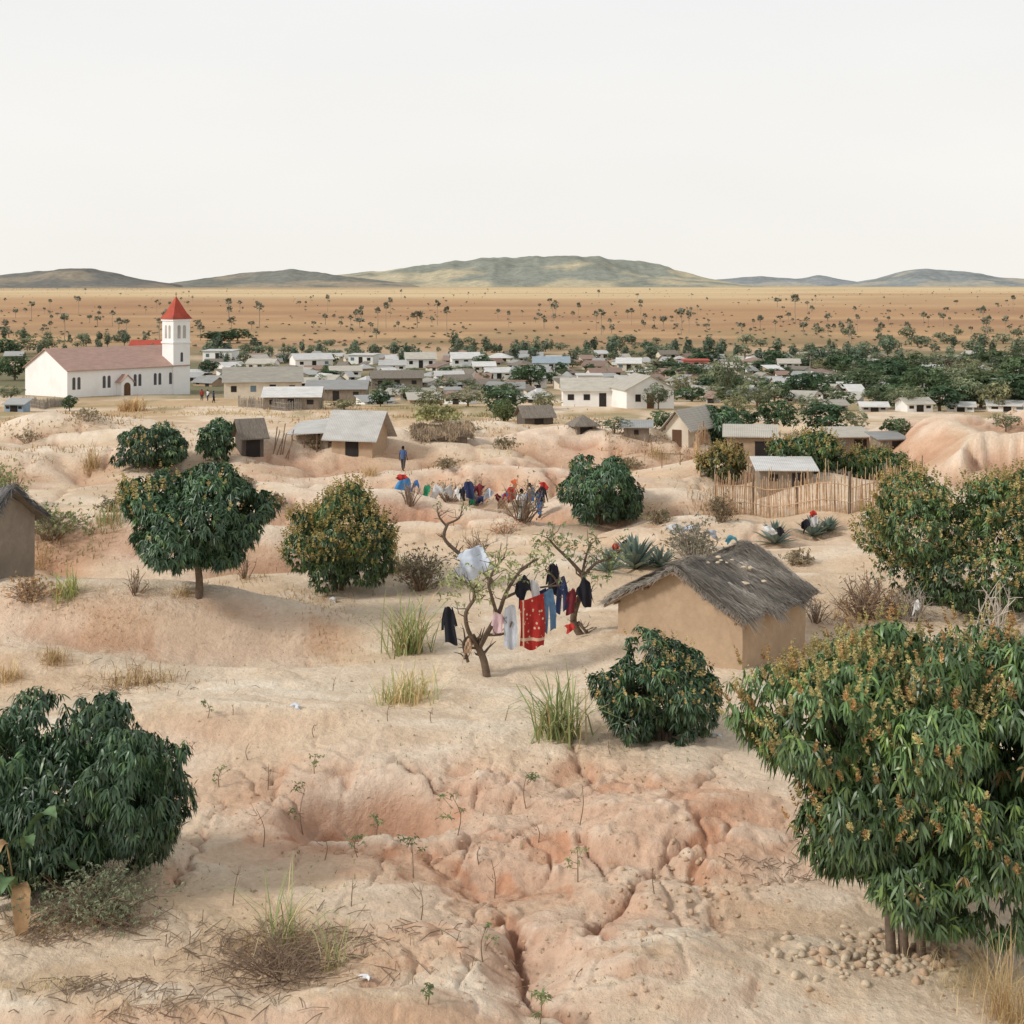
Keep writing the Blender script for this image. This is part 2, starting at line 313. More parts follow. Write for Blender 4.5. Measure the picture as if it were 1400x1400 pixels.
nt.links.new(c,b.inputs['Base Color']); b.inputs['Roughness'].default_value=.95; b.inputs['Specular IOR Level'].default_value=.1
ad=nt.nodes.new('ShaderNodeMath'); ad.operation='MULTIPLY_ADD'; nt.links.new(n1,ad.inputs[0]); ad.inputs[1].default_value=2.6; nt.links.new(n2,ad.inputs[2])
ad2=nt.nodes.new('ShaderNodeMath'); ad2.operation='MULTIPLY_ADD'; nt.links.new(pm.outputs[0],ad2.inputs[0]); ad2.inputs[1].default_value=.35; nt.links.new(ad.outputs[0],ad2.inputs[2])
bump(nt,b,ad2.outputs[0],.09,.8)
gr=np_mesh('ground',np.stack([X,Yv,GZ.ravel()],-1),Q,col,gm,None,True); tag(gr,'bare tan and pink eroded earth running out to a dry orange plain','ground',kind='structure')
# ------------------------------------------------------------------ hills
def hill(prof,Y0,hd,colr,label,seed,pal,palk=.75):  # colr and pal hold the hill's own tone plus painted distance haze
    prof=[(prof[0][0]-40,400)]+prof+[(prof[-1][0]+40,400)]
    xs_=[q[0] for q in prof]; tz=[CZ+(HZ-q[1])/F*Y0+8 for q in prof]
    n=240; m=40
    px=np.linspace(xs_[0],xs_[-1],n); top=np.interp(px,xs_,tz); ker=np.ones(5)/5; top=np.convolve(np.pad(top,2,'edge'),ker,'valid')
    top=np.maximum(-6,top*(1+.05*fbm(px/22.,px*0,3,seed+9)))
    V=np.linspace(-1,1,m); PX,VV=np.meshgrid((px-700)/F*Y0,V); TP=np.repeat(top[None,:],m,0)
    YY=Y0+VV*hd; nz=fbm(PX/300,YY/300,4,seed)-.8*np.abs(fbm(PX/180,YY/500,3,seed+1))
    Z=-8+TP*np.clip(1-np.abs(VV)**1.3,0,1)*(1+.4*nz*np.minimum(1,np.abs(VV)*1.6))-2*(np.abs(VV)>.98)
    i2=np.arange(n*m).reshape(m,n); q2=np.stack([i2[:-1,:-1],i2[:-1,1:],i2[1:,1:],i2[1:,:-1]],-1).reshape(-1,4)
    cc=np.repeat(np.array(colr)[None,:],n*m,0); xr=PX.ravel(); yr=YY.ravel()
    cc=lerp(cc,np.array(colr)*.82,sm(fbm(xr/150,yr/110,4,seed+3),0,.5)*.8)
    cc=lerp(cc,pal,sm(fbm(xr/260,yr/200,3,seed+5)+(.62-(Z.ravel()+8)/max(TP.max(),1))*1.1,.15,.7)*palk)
    mt,nt,b,o=newmat('hazy_hill_scrub'); a=nt.nodes.new('ShaderNodeAttribute'); a.attribute_name='Col'; v=objvec(nt)
    nn=noise(nt,v,.035,8,.75); nt.links.new(mixc(nt,1.,a.outputs['Color'],mixc(nt,ramp(nt,nn,.38,.62),(.74,.78,.81),(1.12,1.1,1.08)),'MULTIPLY'),b.inputs['Base Color']); b.inputs['Roughness'].default_value=1; b.inputs['Specular IOR Level'].default_value=0
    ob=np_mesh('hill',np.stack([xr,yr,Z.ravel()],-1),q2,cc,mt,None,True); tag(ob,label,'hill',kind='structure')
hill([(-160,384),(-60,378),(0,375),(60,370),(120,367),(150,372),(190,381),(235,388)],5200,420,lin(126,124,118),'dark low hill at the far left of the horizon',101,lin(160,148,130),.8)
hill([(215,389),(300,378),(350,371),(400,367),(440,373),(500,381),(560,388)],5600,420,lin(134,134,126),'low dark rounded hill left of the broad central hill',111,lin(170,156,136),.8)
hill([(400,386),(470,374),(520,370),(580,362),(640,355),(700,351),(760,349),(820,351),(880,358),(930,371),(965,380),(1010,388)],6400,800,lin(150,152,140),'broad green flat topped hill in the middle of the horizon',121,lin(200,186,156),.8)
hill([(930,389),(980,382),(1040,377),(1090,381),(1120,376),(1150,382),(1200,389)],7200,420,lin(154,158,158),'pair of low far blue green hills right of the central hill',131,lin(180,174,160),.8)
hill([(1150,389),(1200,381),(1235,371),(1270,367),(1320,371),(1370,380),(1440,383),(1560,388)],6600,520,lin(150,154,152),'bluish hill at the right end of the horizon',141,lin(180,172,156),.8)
# ------------------------------------------------------------------ foliage builders
def leaf_cloud(cen,axis,per,L,W,droop,col,r,six=False,spread=1.,var=.25,sag=.22):
    N=len(cen); n=N*per; c=np.repeat(cen,per,0); ax=np.repeat(axis,per,0)
    ph=np.tile(np.arange(per)*2*np.pi/per,N)+np.repeat(r.uniform(0,6.28,N),per)+r.uniform(-.6,.6,n)
    t=norm(np.cross(ax,np.array([.37,.21,.9]))+1e-5); bb=np.cross(ax,t)
    rad=t*np.cos(ph)[:,None]+bb*np.sin(ph)[:,None]; dn=np.array([0,0,-1.])
    d=norm(ax*r.uniform(.05,.75,n)[:,None]+rad*spread*r.uniform(.5,1.2,n)[:,None]+dn*(droop*r.uniform(.3,1.5,n))[:,None])
    if six: c=c+ax*r.uniform(-.06,.06,n)[:,None]
    l=(L*r.uniform(.6,1.2,n))[:,None]; w=(W*r.uniform(.8,1.25,n))[:,None]
    s=norm(np.cross(d,ax+.35*r.normal(size=(n,3)))); u=np.cross(s,d)
    cc=np.repeat(col,per,0)*r.uniform(1-var,1+var,n)[:,None]
    if six:
        P=[c,c+d*l*.3+s*w*.45+u*w*.12,c+d*l*.3-s*w*.45+u*w*.12,c+d*l*.65+s*w*.42+dn*l*sag*.35,c+d*l*.65-s*w*.42+dn*l*sag*.35,c+d*l*.95+dn*l*sag]
        T=np.array([[0,1,2],[1,3,2],[3,4,2],[3,5,4]])
    else:
        P=[c,c+d*l*.45+s*w*.5+u*w*.15,c+d*l*.95+dn*l*sag,c+d*l*.45-s*w*.5+u*w*.15]; T=np.array([[0,1,2],[0,2,3]])
    k=len(P); V=np.stack(P,1).reshape(-1,3); TT=(T[None]+(np.arange(n)*k)[:,None,None]).reshape(-1,3)
    return V,TT,np.repeat(cc,k,0)
def cat_np(parts):
    V=[];T=[];Cc=[];o=0
    for v,t,c in parts: V.append(v); T.append(t+o); Cc.append(c); o+=len(v)
    return np.concatenate(V),np.concatenate(T),np.concatenate(Cc)
def snoise(p,r,f):
    s=0
    for i in range(5):
        k=norm(r.normal(size=(1,3)))[0]*f*r.uniform(.7,1.5); s=s+np.sin(p@k+r.uniform(0,6.28))
    return s/2.2
def crown_points(n,r,nl=18,flat=.8,lr=(.2,.42),core=.66,holes=.75,rough=.1):
    L=[(np.zeros(3),core)]
    for i in range(nl):
        z=1-2*(i+.5)/nl+r.uniform(-.15,.15); z=min(.97,max(z,-.85)); a=i*2.399+r.uniform(-.6,.6); q=math.sqrt(1-z*z)
        rr=r.uniform(*lr); L.append((np.array([q*math.cos(a),q*math.sin(a),z])*(1.0-rr*r.uniform(.55,1.2)),rr))
    w=np.array([x[1]**2 for x in L]); w/=w.sum(); P=[];D=[];I=[]
    for k,(c,rr) in enumerate(L):
        m=int(n*w[k]*2.5)+4; d=norm(r.normal(size=(m,3))); p=c+d*(rr*(1.06-.4*r.uniform(0,1,m)**2))[:,None]
        ok=np.ones(m,bool)
        for j,(c2,r2) in enumerate(L):
            if j!=k: ok&=np.linalg.norm(p-c2,axis=1)>r2*.84
        ok&=p[:,2]>-flat
        P.append(p[ok]);D.append(d[ok]);I.append(np.full(ok.sum(),k))
    P=np.concatenate(P);D=np.concatenate(D);I=np.concatenate(I)
    P=P*(1+rough*snoise(P,r,4.5))[:,None]
    hn=snoise(P,r,9.); ok=(hn<holes)|(np.linalg.norm(P,axis=1)<.6); return P[ok],D[ok],I[ok]
GREEN=np.array(lin(80,104,64)); DGREEN=np.array(lin(66,92,64)); OLIVE=np.array(lin(104,108,66)); TAN=np.array(lin(204,178,128)); BUFF=lin(204,190,134)
def mango(label,bpx,box,n,per=8,L=.22,W=.06,seed=1,bloss=0,bcol=TAN,green=GREEN,six=False,nl=18,trunk=.12,stems=1,bsize=.22,tip=None,dead=0.,droop=.9,lr=(.2,.42),depth=.9,dy=0.,fit=.9,flat=.8,holes=.75,rough=.1,crownz=0.,fuzz=0):
    r=np.random.default_rng(seed); P=np.array(hit(*bpx)); Yc=P[1]; s=Yc/F; x0,x1,y0,y1=box
    cx=((x0+x1)/2-700)*s; rx=(x1-x0)/2*s; zt=CZ-(y0-HZ)*s; zb=CZ-(y1-HZ)*s; rz=(zt-zb)/2; cz=(zt+zb)/2; ry=min(rx*depth,rz*1.25)
    root=thing('mango_tree',label,'tree',tuple(P)); off=np.array([cx-P[0],dy,cz-P[2]+crownz])
    p,d,idx=crown_points(n,r,nl,flat,lr,.66,holes,rough); keep=r.uniform(0,1,len(p))<n/len(p); p,d,idx=p[keep],d[keep],idx[keep]
    lo,hi=np.percentile(p,.4,axis=0),np.percentile(p,99.6,axis=0); p=(p-(lo+hi)/2)/((hi-lo)/2)
    sc=np.array([max(rx-.6*L,rx*.6)*fit,ry,max(rz-.4*L,rz*.6)*fit])
    tint=r.uniform(.72,1.28,nl+1)[idx]; cols=green[None]*(tint*r.uniform(.65,1.35,len(p)))[:,None]
    y=(r.uniform(0,1,len(p))<.22); cols[y]=cols[y]*np.array([1.6,1.4,1.0])
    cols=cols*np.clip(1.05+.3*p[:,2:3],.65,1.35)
    if dead: q=r.uniform(0,1,len(p))<dead; cols[q]=np.array(lin(170,140,90))*r.uniform(.7,1.1,q.sum())[:,None]
    cen=off+p*sc; ax=norm(d*.9+np.array([0,0,.4]))
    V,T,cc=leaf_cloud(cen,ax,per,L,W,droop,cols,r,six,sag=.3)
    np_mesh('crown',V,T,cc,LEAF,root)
    if bloss:
        up=np.where((p[:,2]>-.5)&(np.linalg.norm(p,axis=1)>.6))[0]; parts=[]
        def spikes(nb,tip,col,buff,size,wf,spread):
            w=np.exp(-np.sum((p[up]-np.array(tip))**2,1)/spread)+.04 if tip is not None else np.ones(len(up))
            w=w*np.exp(1.0*snoise(p[up],r,3.))
            sel=r.choice(up,min(nb,len(up)),replace=False,p=w/w.sum()); c0=cen[sel]+d[sel]*(.05+.25*size); a0=norm(d[sel]*.7+np.array([0,0,1.])); ln=size*r.uniform(.7,1.4,len(sel))
            bc=np.array(col)[None]*r.uniform(.65,1.2,(len(sel),1)); mm=r.uniform(0,1,len(sel))<buff; bc[mm]=np.array(BUFF)*r.uniform(.6,1.1,mm.sum())[:,None]
            lv=9 if six else 4
            for k in range(lv):
                t=k/lv
                parts.append(leaf_cloud(c0+a0*(ln*(.15+t*1.0))[:,None]+.05*size*r.normal(size=(len(sel),3)),a0,6 if six else 5,size*.36*(1-.75*t),size*wf,-.5,bc,r,var=.3,sag=0))
        spikes(bloss,tip,bcol,.4 if six else .5,bsize,.10 if six else .18,.7)
        if fuzz: spikes(fuzz,(-.75,-.35,.75),lin(190,186,126),1.,bsize*.9,.10,.22)
        V,T,cc=cat_np(parts); np_mesh('blossom',V,T,cc,BLOOM,root)
    mb=MB()
    for k in range(stems):
        bx=(k-(stems-1)/2)*trunk*3.2; fk=Vector((off[0]*.5+bx*1.9,U(-.15,.15)+dy*.5,max(.35,(off[2]-rz)*.9+.35))); mb.tube(smoothline([(bx,U(-.1,.1),-.25),(bx*1.1+U(-.05,.05),0,fk.z*.5),fk]),[trunk*1.25,trunk*.85],7)
        for j in range(5):
            a=j*1.257+seed; q=Vector((off[0]+math.cos(a)*rx*.55,dy+math.sin(a)*ry*.55,off[2]+U(-.3,.4)*rz)); mid=fk.lerp(q,.5)+Vector((0,0,-.1*rz)); mb.tube(smoothline([fk-Vector((0,0,.1)),mid,q]),[trunk*.6,trunk*.18],5)
    mb.build('trunk',BARK,root,True); return root
PINKTAN=lin(198,162,112)
mango('big leafy mango tree with tan flower spikes at the right, stones around its trunk',(1250,1308),(1010,1600,862,1248),9800,7,.26,.046,3,480,PINKTAN,GREEN*1.0,True,32,.085,4,.28,tip=(-.5,-.5,.6),dead=.006,droop=1.3,lr=(.18,.36),depth=.54,dy=.55,fit=.96,flat=1.,holes=.7,rough=.12,fuzz=520)
mango('dark glossy mango tree spreading low over the bottom left slope',(105,1205),(-70,260,954,1204),4800,7,.23,.045,5,0,TAN,DGREEN*.95,True,26,.09,2,droop=1.4,lr=(.18,.38),depth=.68,dy=.4,fit=.97,flat=1.,holes=.7,rough=.12)
mango('compact mango bush just in front of the thatched mud house',(905,1012),(802,994,862,1010),1800,7,.23,.05,8,200,lin(196,170,118),DGREEN,False,22,.05,3,.2,droop=1.2,dy=.3,fit=.96,rough=.12,holes=.7)
mango('wide blossoming mango tree cut by the right edge beside the reed fence',(1320,828),(1182,1480,640,838),4600,7,.22,.065,11,2500,lin(192,170,112),GREEN*1.05,False,20,.1,2,.32,lr=(.25,.42),droop=1.0,fit=.97,rough=.08,holes=.9)
mango('round mango tree with bare forked trunk on the left dune crest',(272,816),(154,378,634,778),3200,7,.28,.07,13,130,lin(196,172,116),DGREEN*1.08,False,22,.12,1,.32,tip=(-.7,-.3,.6),droop=1.1,fit=.95,depth=.75,rough=.08,holes=.95,crownz=.12)
mango('rounded mango tree with olive blossom standing alone right of the dune tree',(463,806),(386,546,656,802),2300,7,.22,.06,17,1150,lin(188,168,108),GREEN,False,20,.09,2,.3,droop=1.1,fit=.93,rough=.1)
mango('dark mango tree beside the laundry shrubs in the middle of the slope',(818,716),(758,888,619,714),1400,7,.28,.08,19,40,lin(164,134,98),DGREEN*1.05,False,18,.1,2,.3,droop=1.1,fit=.92,rough=.11,holes=.75)
mango('spreading dark mango tree left of the lone dark timber hut',(208,640),(148,268,572,640),1100,7,.32,.09,23,40,TAN,DGREEN,False,18,.12,2,.4,fit=.86,rough=.12)
mango('slim leafy tree standing right against the dark timber hut',(297,635),(266,326,566,632),520,7,.3,.1,29,0,TAN,DGREEN*1.1,False,14,.1,1,fit=.86,rough=.12)
mango('olive blossomed mango bush in front of the pole fence corner',(985,658),(949,1025,607,654),600,7,.32,.1,31,260,lin(180,156,102),OLIVE*.75,False,14,.1,2,.38,fit=.9)
mango('dark round tree behind the cream gabled house',(982,612),(943,1021,550,610),750,7,.38,.12,33,0,TAN,DGREEN,False,16,.12,1,fit=.9)
mango('domed olive green mango tree behind the reed enclosure',(1100,644),(1046,1158,584,642),950,7,.36,.11,35,420,lin(178,158,102),GREEN,False,16,.12,2,.38,fit=.92)
mango('low spreading mango tree at the right end of reed enclosure',(1195,652),(1136,1250,609,650),800,7,.34,.1,37,260,lin(170,150,100),GREEN,False,16,.12,2,.34,fit=.92)
# ------------------------------------------------------------------ town and plain vegetation
def far_tree(n,seed,col,w=1.,h=1.,per=4,L=.55,W=.3,stem=.25,holes=.75,rough=.1,lr=(.25,.5)):
    r=np.random.default_rng(seed); p,d,i=crown_points(n,r,12,.8,lr,.55,holes,rough); k=r.uniform(0,1,len(p))<n/len(p); p,d,i=p[k],d[k],i[k]
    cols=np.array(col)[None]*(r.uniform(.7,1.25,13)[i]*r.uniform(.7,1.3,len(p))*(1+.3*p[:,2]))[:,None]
    cen=p*np.array([w,w,h])+np.array([0,0,h+stem]); V,T,cc=leaf_cloud(cen,norm(d+np.array([0,0,.4])),per,L,W,.3,cols,r); return V,T,cc
def proto_tree(name,label,cat,seed,col,w,h,stem,group=None,n=170,L=.5,W=.26,mat=None,**kw):
    root=thing(name,label,cat,(0,0,0),0,group); V,T,cc=far_tree(n,seed,col,w,h,4,L,W,stem,**kw); np_mesh('crown',V,T,cc,mat or MATTE,root)
    mb=MB(); mb.tube([(0,0,-.4),(.05,0,stem+h*.5),(0,0,stem+h)],[.14,.05],5)
    for a in range(3): mb.tube([(0,0,stem+.1),(math.cos(a*2.1)*w*.5,math.sin(a*2.1)*w*.5,stem+h)],[.08,.03],4)
    mb.build('trunk',BARK,root); return root
TOWN=[]
used={}
def place(proto,px,py,sc,rz=None,label=None,group=None,P=None):
    P=P or hit(px,py)
    if proto.name not in used: used[proto.name]=1; o=proto; o.location=P; o.rotation_euler=(0,0,rz if rz is not None else U(0,6.28)); o.scale=sc
    else: o=copy_tree(proto,P,rz if rz is not None else U(0,6.28),sc)
    tag(o,label,None,group); return o
G2='trees of the dark belt behind the village'; L2='dark green tree in the dense belt between the village and the plain'
belt=[proto_tree('belt_tree',L2,'tree',200+i,np.array(lin(*c)),w,h,st,G2,120,.5,.22,rough=.16,holes=.6) for i,(c,w,h,st) in enumerate([((108,120,98),1.5,1.5,.4),((98,114,94),1.0,2.2,.6),((120,130,106),1.9,1.2,.3),((104,118,100),.9,1.9,.5)])]  # crown colours lightened to carry painted haze
for i in range(215):
    px=U(280,1140); f_=random.random(); py=489+random.gauss(0,5.5)-(6 if vnoise(np.array([px/40.]),np.array([2.3]),77)[0]>.1 else 0)
    if px>1000: py+=4
    k=U(.35,1.0)*(1.25 if random.random()<.1 else 1); place(random.choice(belt),px,max(468,py),(k*U(.9,1.6),k*1.1,k*U(.7,1.1)),label=L2,group=G2)
for i in range(30):
    px=U(-30,215); py=U(466,488); k=U(.5,1.0); place(random.choice(belt),px,py,(k,k,k*U(.8,1.1)),label=L2,group=G2)
for i in range(52):
    px=U(1120,1450); py=U(474,508); k=U(.45,1.2); place(random.choice(belt),px,py,(k*1.4,k,k*.9),label=L2,group=G2)
def palm(name,label,seed,h,cr,group,col=(144,146,126)):  # frond colour paled by haze put into the tint
    r=np.random.default_rng(seed); root=thing(name,label,'palm',(0,0,0),0,group); V=[];T=[];Cc=[]
    for i in range(22):
        a=i*2.4; el=r.uniform(-.6,1.4); d=np.array([math.cos(a)*math.cos(el),math.sin(a)*math.cos(el),math.sin(el)]); s=norm(np.cross(d,[0,0,1.])+.01); u=np.cross(s,d)
        o=np.array([0,0,h])+d*cr*.3*r.uniform(.6,1.3); c=np.array(lin(*col))*r.uniform(.55,1.2); q=cr*r.uniform(.7,1.15)
        n0=len(V); V.append(o)
        for k in range(6):
            t=-1.25+2.5*k/5; V.append(o+d*q*.65*math.cos(t)+s*q*.4*math.sin(t)-np.array([0,0,.25*q*abs(t)]))
        for k in range(5): T.append((n0,n0+1+k,n0+2+k))
        Cc+= [c]*7
    np_mesh('crown',V,T,np.array(Cc),MATTE,root); mb=MB(); mb.tube([(0,0,-.4),(.15,0,h*.5),(0,0,h+.1)],[.17,.13,.11],6); mb.build('trunk',PALEBARK,root); return root
GP='palms scattered over the plain'; LP='slender fan palm scattered on the dry orange plain'
palms=[palm('fan_palm',LP,300+i,h,c,GP) for i,(h,c) in enumerate([(4.5,1.7),(6.8,1.8),(2.4,1.7),(9.5,2.1),(3.4,2.0)])]
pp=[]
while len(pp)<295:
    px=U(-40,1440); py=397+75*random.random()**.9
    if vnoise(np.array([px/60.]),np.array([py/8.]),5)[0]<U(-.8,.9): continue
    if py>458 and 300<px<1120: py-=U(4,25)
    pp.append((px,py))
pp.sort(key=lambda q:-q[1])
for px,py in pp:
    Yd=(CZ+6)*F/(py-HZ); k=U(.4,1.1)*(1.5 if random.random()<.1 else 1); place(random.choice([palms[0],palms[0],palms[1],palms[2],palms[2],palms[3],palms[4],palms[4]]),px,py,(k*U(.85,1.2),k,k*U(.7,1.05)),label=LP,group=GP,P=((px-700)/F*Yd,Yd,-6.0))
r=np.random.default_rng(55); cen=[]
for i in range(420):
    px=r.uniform(-40,1440); py=394+r.uniform(0,1)**1.5*14; Yd=36000/(py-HZ); cen.append(((px-700)/F*Yd,Yd,-6+r.uniform(1,4)))
for i in range(520):
    px=r.uniform(-60,1460); py=402+r.uniform(0,1)**.7*76; Yd=36000/(py-HZ); cen.append(((px-700)/F*Yd,Yd,-5.8))
for i in range(420):
    px=r.uniform(-60,200); py=r.uniform(393,398)+px*.01; Yd=36000/(py-HZ); cen.append(((px-700)/F*Yd,Yd,-6+r.uniform(0,5)))
cen=np.array(cen); V,T,cc=leaf_cloud(cen,np.tile([[0,0,1.]],(len(cen),1)),7,1.1,.8,-.2,np.tile([lin(142,138,116)],(len(cen),1))*r.uniform(.7,1.2,(len(cen),1)),r,var=.3)  # scrub tint includes far haze painted in
tag(np_mesh('plain_scrub',V,T,cc,MATTE),'low grey green scrub and tiny distant palms dotting the far plain','scrub',kind='stuff')
GB='dark bushy trees on the near plain'; LB='dark bushy tree standing on the orange plain beyond the village'
for px,py,k in [(860,470,1.1),(845,470,.9),(1160,460,1.3),(1212,472,1.3),(1240,462,1.5),(1222,478,1.2),(1330,482,1.4),(1295,470,1.1),(1350,456,1.1),(1372,470,1.3),(1265,470,1.),(1180,478,1.),(1020,470,1.2),(1040,474,.9),(1120,455,.9),(640,470,.9),(1390,460,1.1),(160,468,1.),(112,466,1.),(30,462,1.1),(1310,458,.9),(1200,455,.8),(1255,474,1.4),(1285,464,1.),(1340,468,1.2),(1400,476,1.3)]:
    place(belt[2],px,py,(k*1.1,k,k*.9),label=LB,group=GB)
PW=[(2.0,1.7,.7),(2.4,1.7,.8),(1.5,2.0,.7),(2.2,1.5,.6),(1.8,1.9,.9)]
tp=[proto_tree('village_tree',None,'tree',220+i,np.array(lin(*c)),*PW[i],None,n,.48,w_,holes=ho,rough=ro,lr=(.18,.5)) for i,(c,n,w_,ho,ro) in enumerate([((84,104,74),260,.2,.6,.16),((116,126,98),210,.15,.35,.2),((76,98,72),260,.2,.6,.16),((134,136,102),200,.15,.4,.2),((98,114,82),190,.17,.3,.22)])]
tl=[(725,530,50,34,0),(690,570,46,40,2),(995,545,80,60,1),(1035,560,70,40,1),(1060,590,56,46,0),(1130,596,62,46,2),(1090,545,40,36,2),(1180,540,60,38,4),(1215,530,50,40,2),(1262,545,70,46,0),(1305,540,70,40,1),(1350,545,70,44,4),(1392,560,60,52,2),(1325,560,60,46,1),(1285,562,50,36,2),(1395,525,60,40,0),(1240,562,50,36,1),(1360,505,50,30,4),(1150,512,44,30,0),(520,556,40,24,0),(590,560,60,26,3),(640,556,56,24,1),(95,562,22,22,2),(20,520,50,36,0),(55,484,60,26,1),(10,488,40,26,2),(300,470,40,18,2),(325,466,34,18,0),(900,560,50,36,1),(930,545,40,34,3),(945,522,40,26,4),(880,520,36,24,1),(470,560,44,14,3),(560,548,40,22,1),(745,560,40,24,3),(610,520,30,20,0),(660,505,28,20,2),(450,500,24,16,0),(1060,500,34,22,2),(915,505,24,18,4),(560,500,22,16,2),(840,592,50,22,1),(905,590,40,30,0),(1020,590,36,30,2),(1170,590,40,30,1),(1225,600,40,30,0),
 (1300,515,60,34,1),(1250,510,50,30,4),(1205,560,50,34,1),(1365,562,50,40,3),(1150,562,40,32,4),(1400,500,50,30,1),(1330,525,50,34,3),(1010,575,44,34,3),(1110,575,46,36,1),(15,548,36,22,1),(285,512,22,20,2),(1375,590,40,26,1)]
random.seed(5)
for i in range(110):
    py=U(493,550); tl.append((U(280,1420) if i%3 else U(880,1420),py,U(13,32)*(py-HZ)/120,U(8,18)*(py-HZ)/120,random.choice([0,1,1,2,3,4,4])))
for i in range(60):
    py=U(500,562); tl.append((U(900,1425) if i%2 else U(1150,1425),py,U(28,54)*(py-HZ)/140,U(16,30)*(py-HZ)/140,random.choice([0,0,1,2,2,4])))
for px,py,wpx,hpx,k in tl:
    P=hit(px,py); s=P[1]/F; w0,h0,st=PW[k]; kx=wpx*s/(2*w0)
    o=place(tp[k],px,py,(kx*U(.9,1.25),kx*U(.8,1.1),hpx*s/(2*h0+st)),P=P); TOWN.append((o,px,py,['dense dark green','grey green feathery','tall dark','pale olive','thin mid green'][k],'tree'))
for px,py,hp in [(1108,520,36),(88,466,36),(822,458,34),(1168,520,30)]:
    P=hit(px,py); s=P[1]/F; k=hp*s/10.5; o=copy_tree(palms[0 if hp<33 else 3],P,U(0,6),(k*1.3,k*1.3,k*1.6 if hp<33 else k))
    del o['group']; o['label']={1108:'tall shaggy palm above the trees at the right of the village',88:'tall palm far left beyond the church roof',822:'tallest fan palm on the plain above the long white house',1168:'short shaggy palm among dark trees at village right edge'}[px]
# ------------------------------------------------------------------ houses
def box_part(name,mat,parent,*a):
    mb=MB(); mb.box(*a); return mb.build(name,mat,parent)
def roof_mesh(kind,w,d,e,rise,oh,t=.07):
    mb=MB(); x=w/2+oh; y=d/2+oh; k=rise/(d/2); z0=e-oh*k
    if kind=='gable':
        mb.slab([(-x,-y,z0),(x,-y,z0),(x,0,e+rise),(-x,0,e+rise)],(0,0,t)); mb.slab([(x,y,z0),(-x,y,z0),(-x,.003,e+rise),(x,.003,e+rise)],(0,0,t))
    elif kind=='shed': mb.slab([(-x,-y,e-.05),(x,-y,e-.05),(x,y,e+rise),(-x,y,e+rise)],(0,0,t))
    elif kind=='flat': mb.slab([(-x,-y,e),(x,-y,e),(x,y,e+.15),(-x,y,e+.15)],(0,0,.12))
    else:
        r=0 if kind=='pyramid' else max(0,w/2-d/2); a=(-r,0,e+rise); b=(r,0,e+rise)
        A=[(-x,-y,z0),(x,-y,z0),(x,y,z0),(-x,y,z0)]
        up=lambda p:(p[0],p[1],p[2]+t)
        V=A+[a,b]+[up(p) for p in A]+[up(a),up(b)]
        fs=[(6,7,11,10),(7,8,11),(8,9,10,11),(9,6,10),(0,4,5,1),(1,5,2),(2,5,4,3),(3,4,0),(0,1,7,6),(1,2,8,7),(2,3,9,8),(3,0,6,9)]
        if r==0: V[5]=(.001,0,e+rise); V[11]=(.001,0,e+rise+t)
        mb.add(V,fs)
    return mb
def house(label,px,py,w,d,e,rise,yaw,kind,wm,rm,cat='house',name='village_house',oh=.3,wins=2,door=True,P=None,wf=None,group=None):
    P=P or hit(px,py); root=thing(name,label,cat,P,yaw,group); mb=MB(); x=w/2; y=d/2
    if kind in('gable',):
        mb.slab([(-x,-y,-.8),(-x,y,-.8),(-x,y,e),(-x,0,e+rise-.02),(-x,-y,e)],(w,0,0))
    elif kind=='shed': mb.slab([(-x,-y,-.8),(-x,y,-.8),(-x,y,e+rise*.85),(-x,-y,e-.06)],(w,0,0))
    else: mb.box(-x,x,-y,y,-.8,e-.002)
    mb.build('wall',wm,root)
    roof_mesh(kind,w,d,e,rise,oh).build('roof',rm,root)
    n=wins; sl=[(-x+w*(i+.5)/(n+(1 if door else 0))) for i in range(n+(1 if door else 0))]; di=len(sl)//2
    for i,sx in enumerate(sl):
        if door and i==di: box_part('door',wf or DARK,root,sx-.45,sx+.45,-y-.03,-y+.1,-.3,min(2.0,e*.82))
        else:
            o=box_part('window',SHUT if wf is None and random.random()<.25 else DARK,root,sx-min(.4,w*.09),sx+min(.4,w*.09),-y-.03,-y+.1,e*.4,e*.75)
    return root
def boxhouse(label,x0,x1,yt,yb,kind,wm,rm,yaw=0.,dr=.7,frac=.6,**kw):
    px=(x0+x1)/2; P=hit(px,yb); s=P[1]/F; w=(x1-x0)*s; h=(yb-yt)*s; d=w*dr
    if kind=='gable' or kind=='shed' or kind in('hip','pyramid'): d=min(d,6.5)
    ww=(w-d*abs(math.sin(yaw))*.9)/max(.4,math.cos(yaw)) ; ww=max(ww,w*.6)
    e=h*frac; ri=h*(1-frac)*.9
    return house(label,px,yb,ww-.3,d,e,ri,yaw,kind,wm,rm,P=(P[0],P[1]+d/2,P[2]),**kw)
ROOF=[('white tin',T_WHITE),('grey tin',T_GREY),('beige tin',T_BEIGE),('dark thatch',THATCH),('rusty tin',T_RUST)]; WALL=[('white',WHITE),('cream',CREAM),('grey',GREYW),('mud',MUD),('timber',WOOD)]
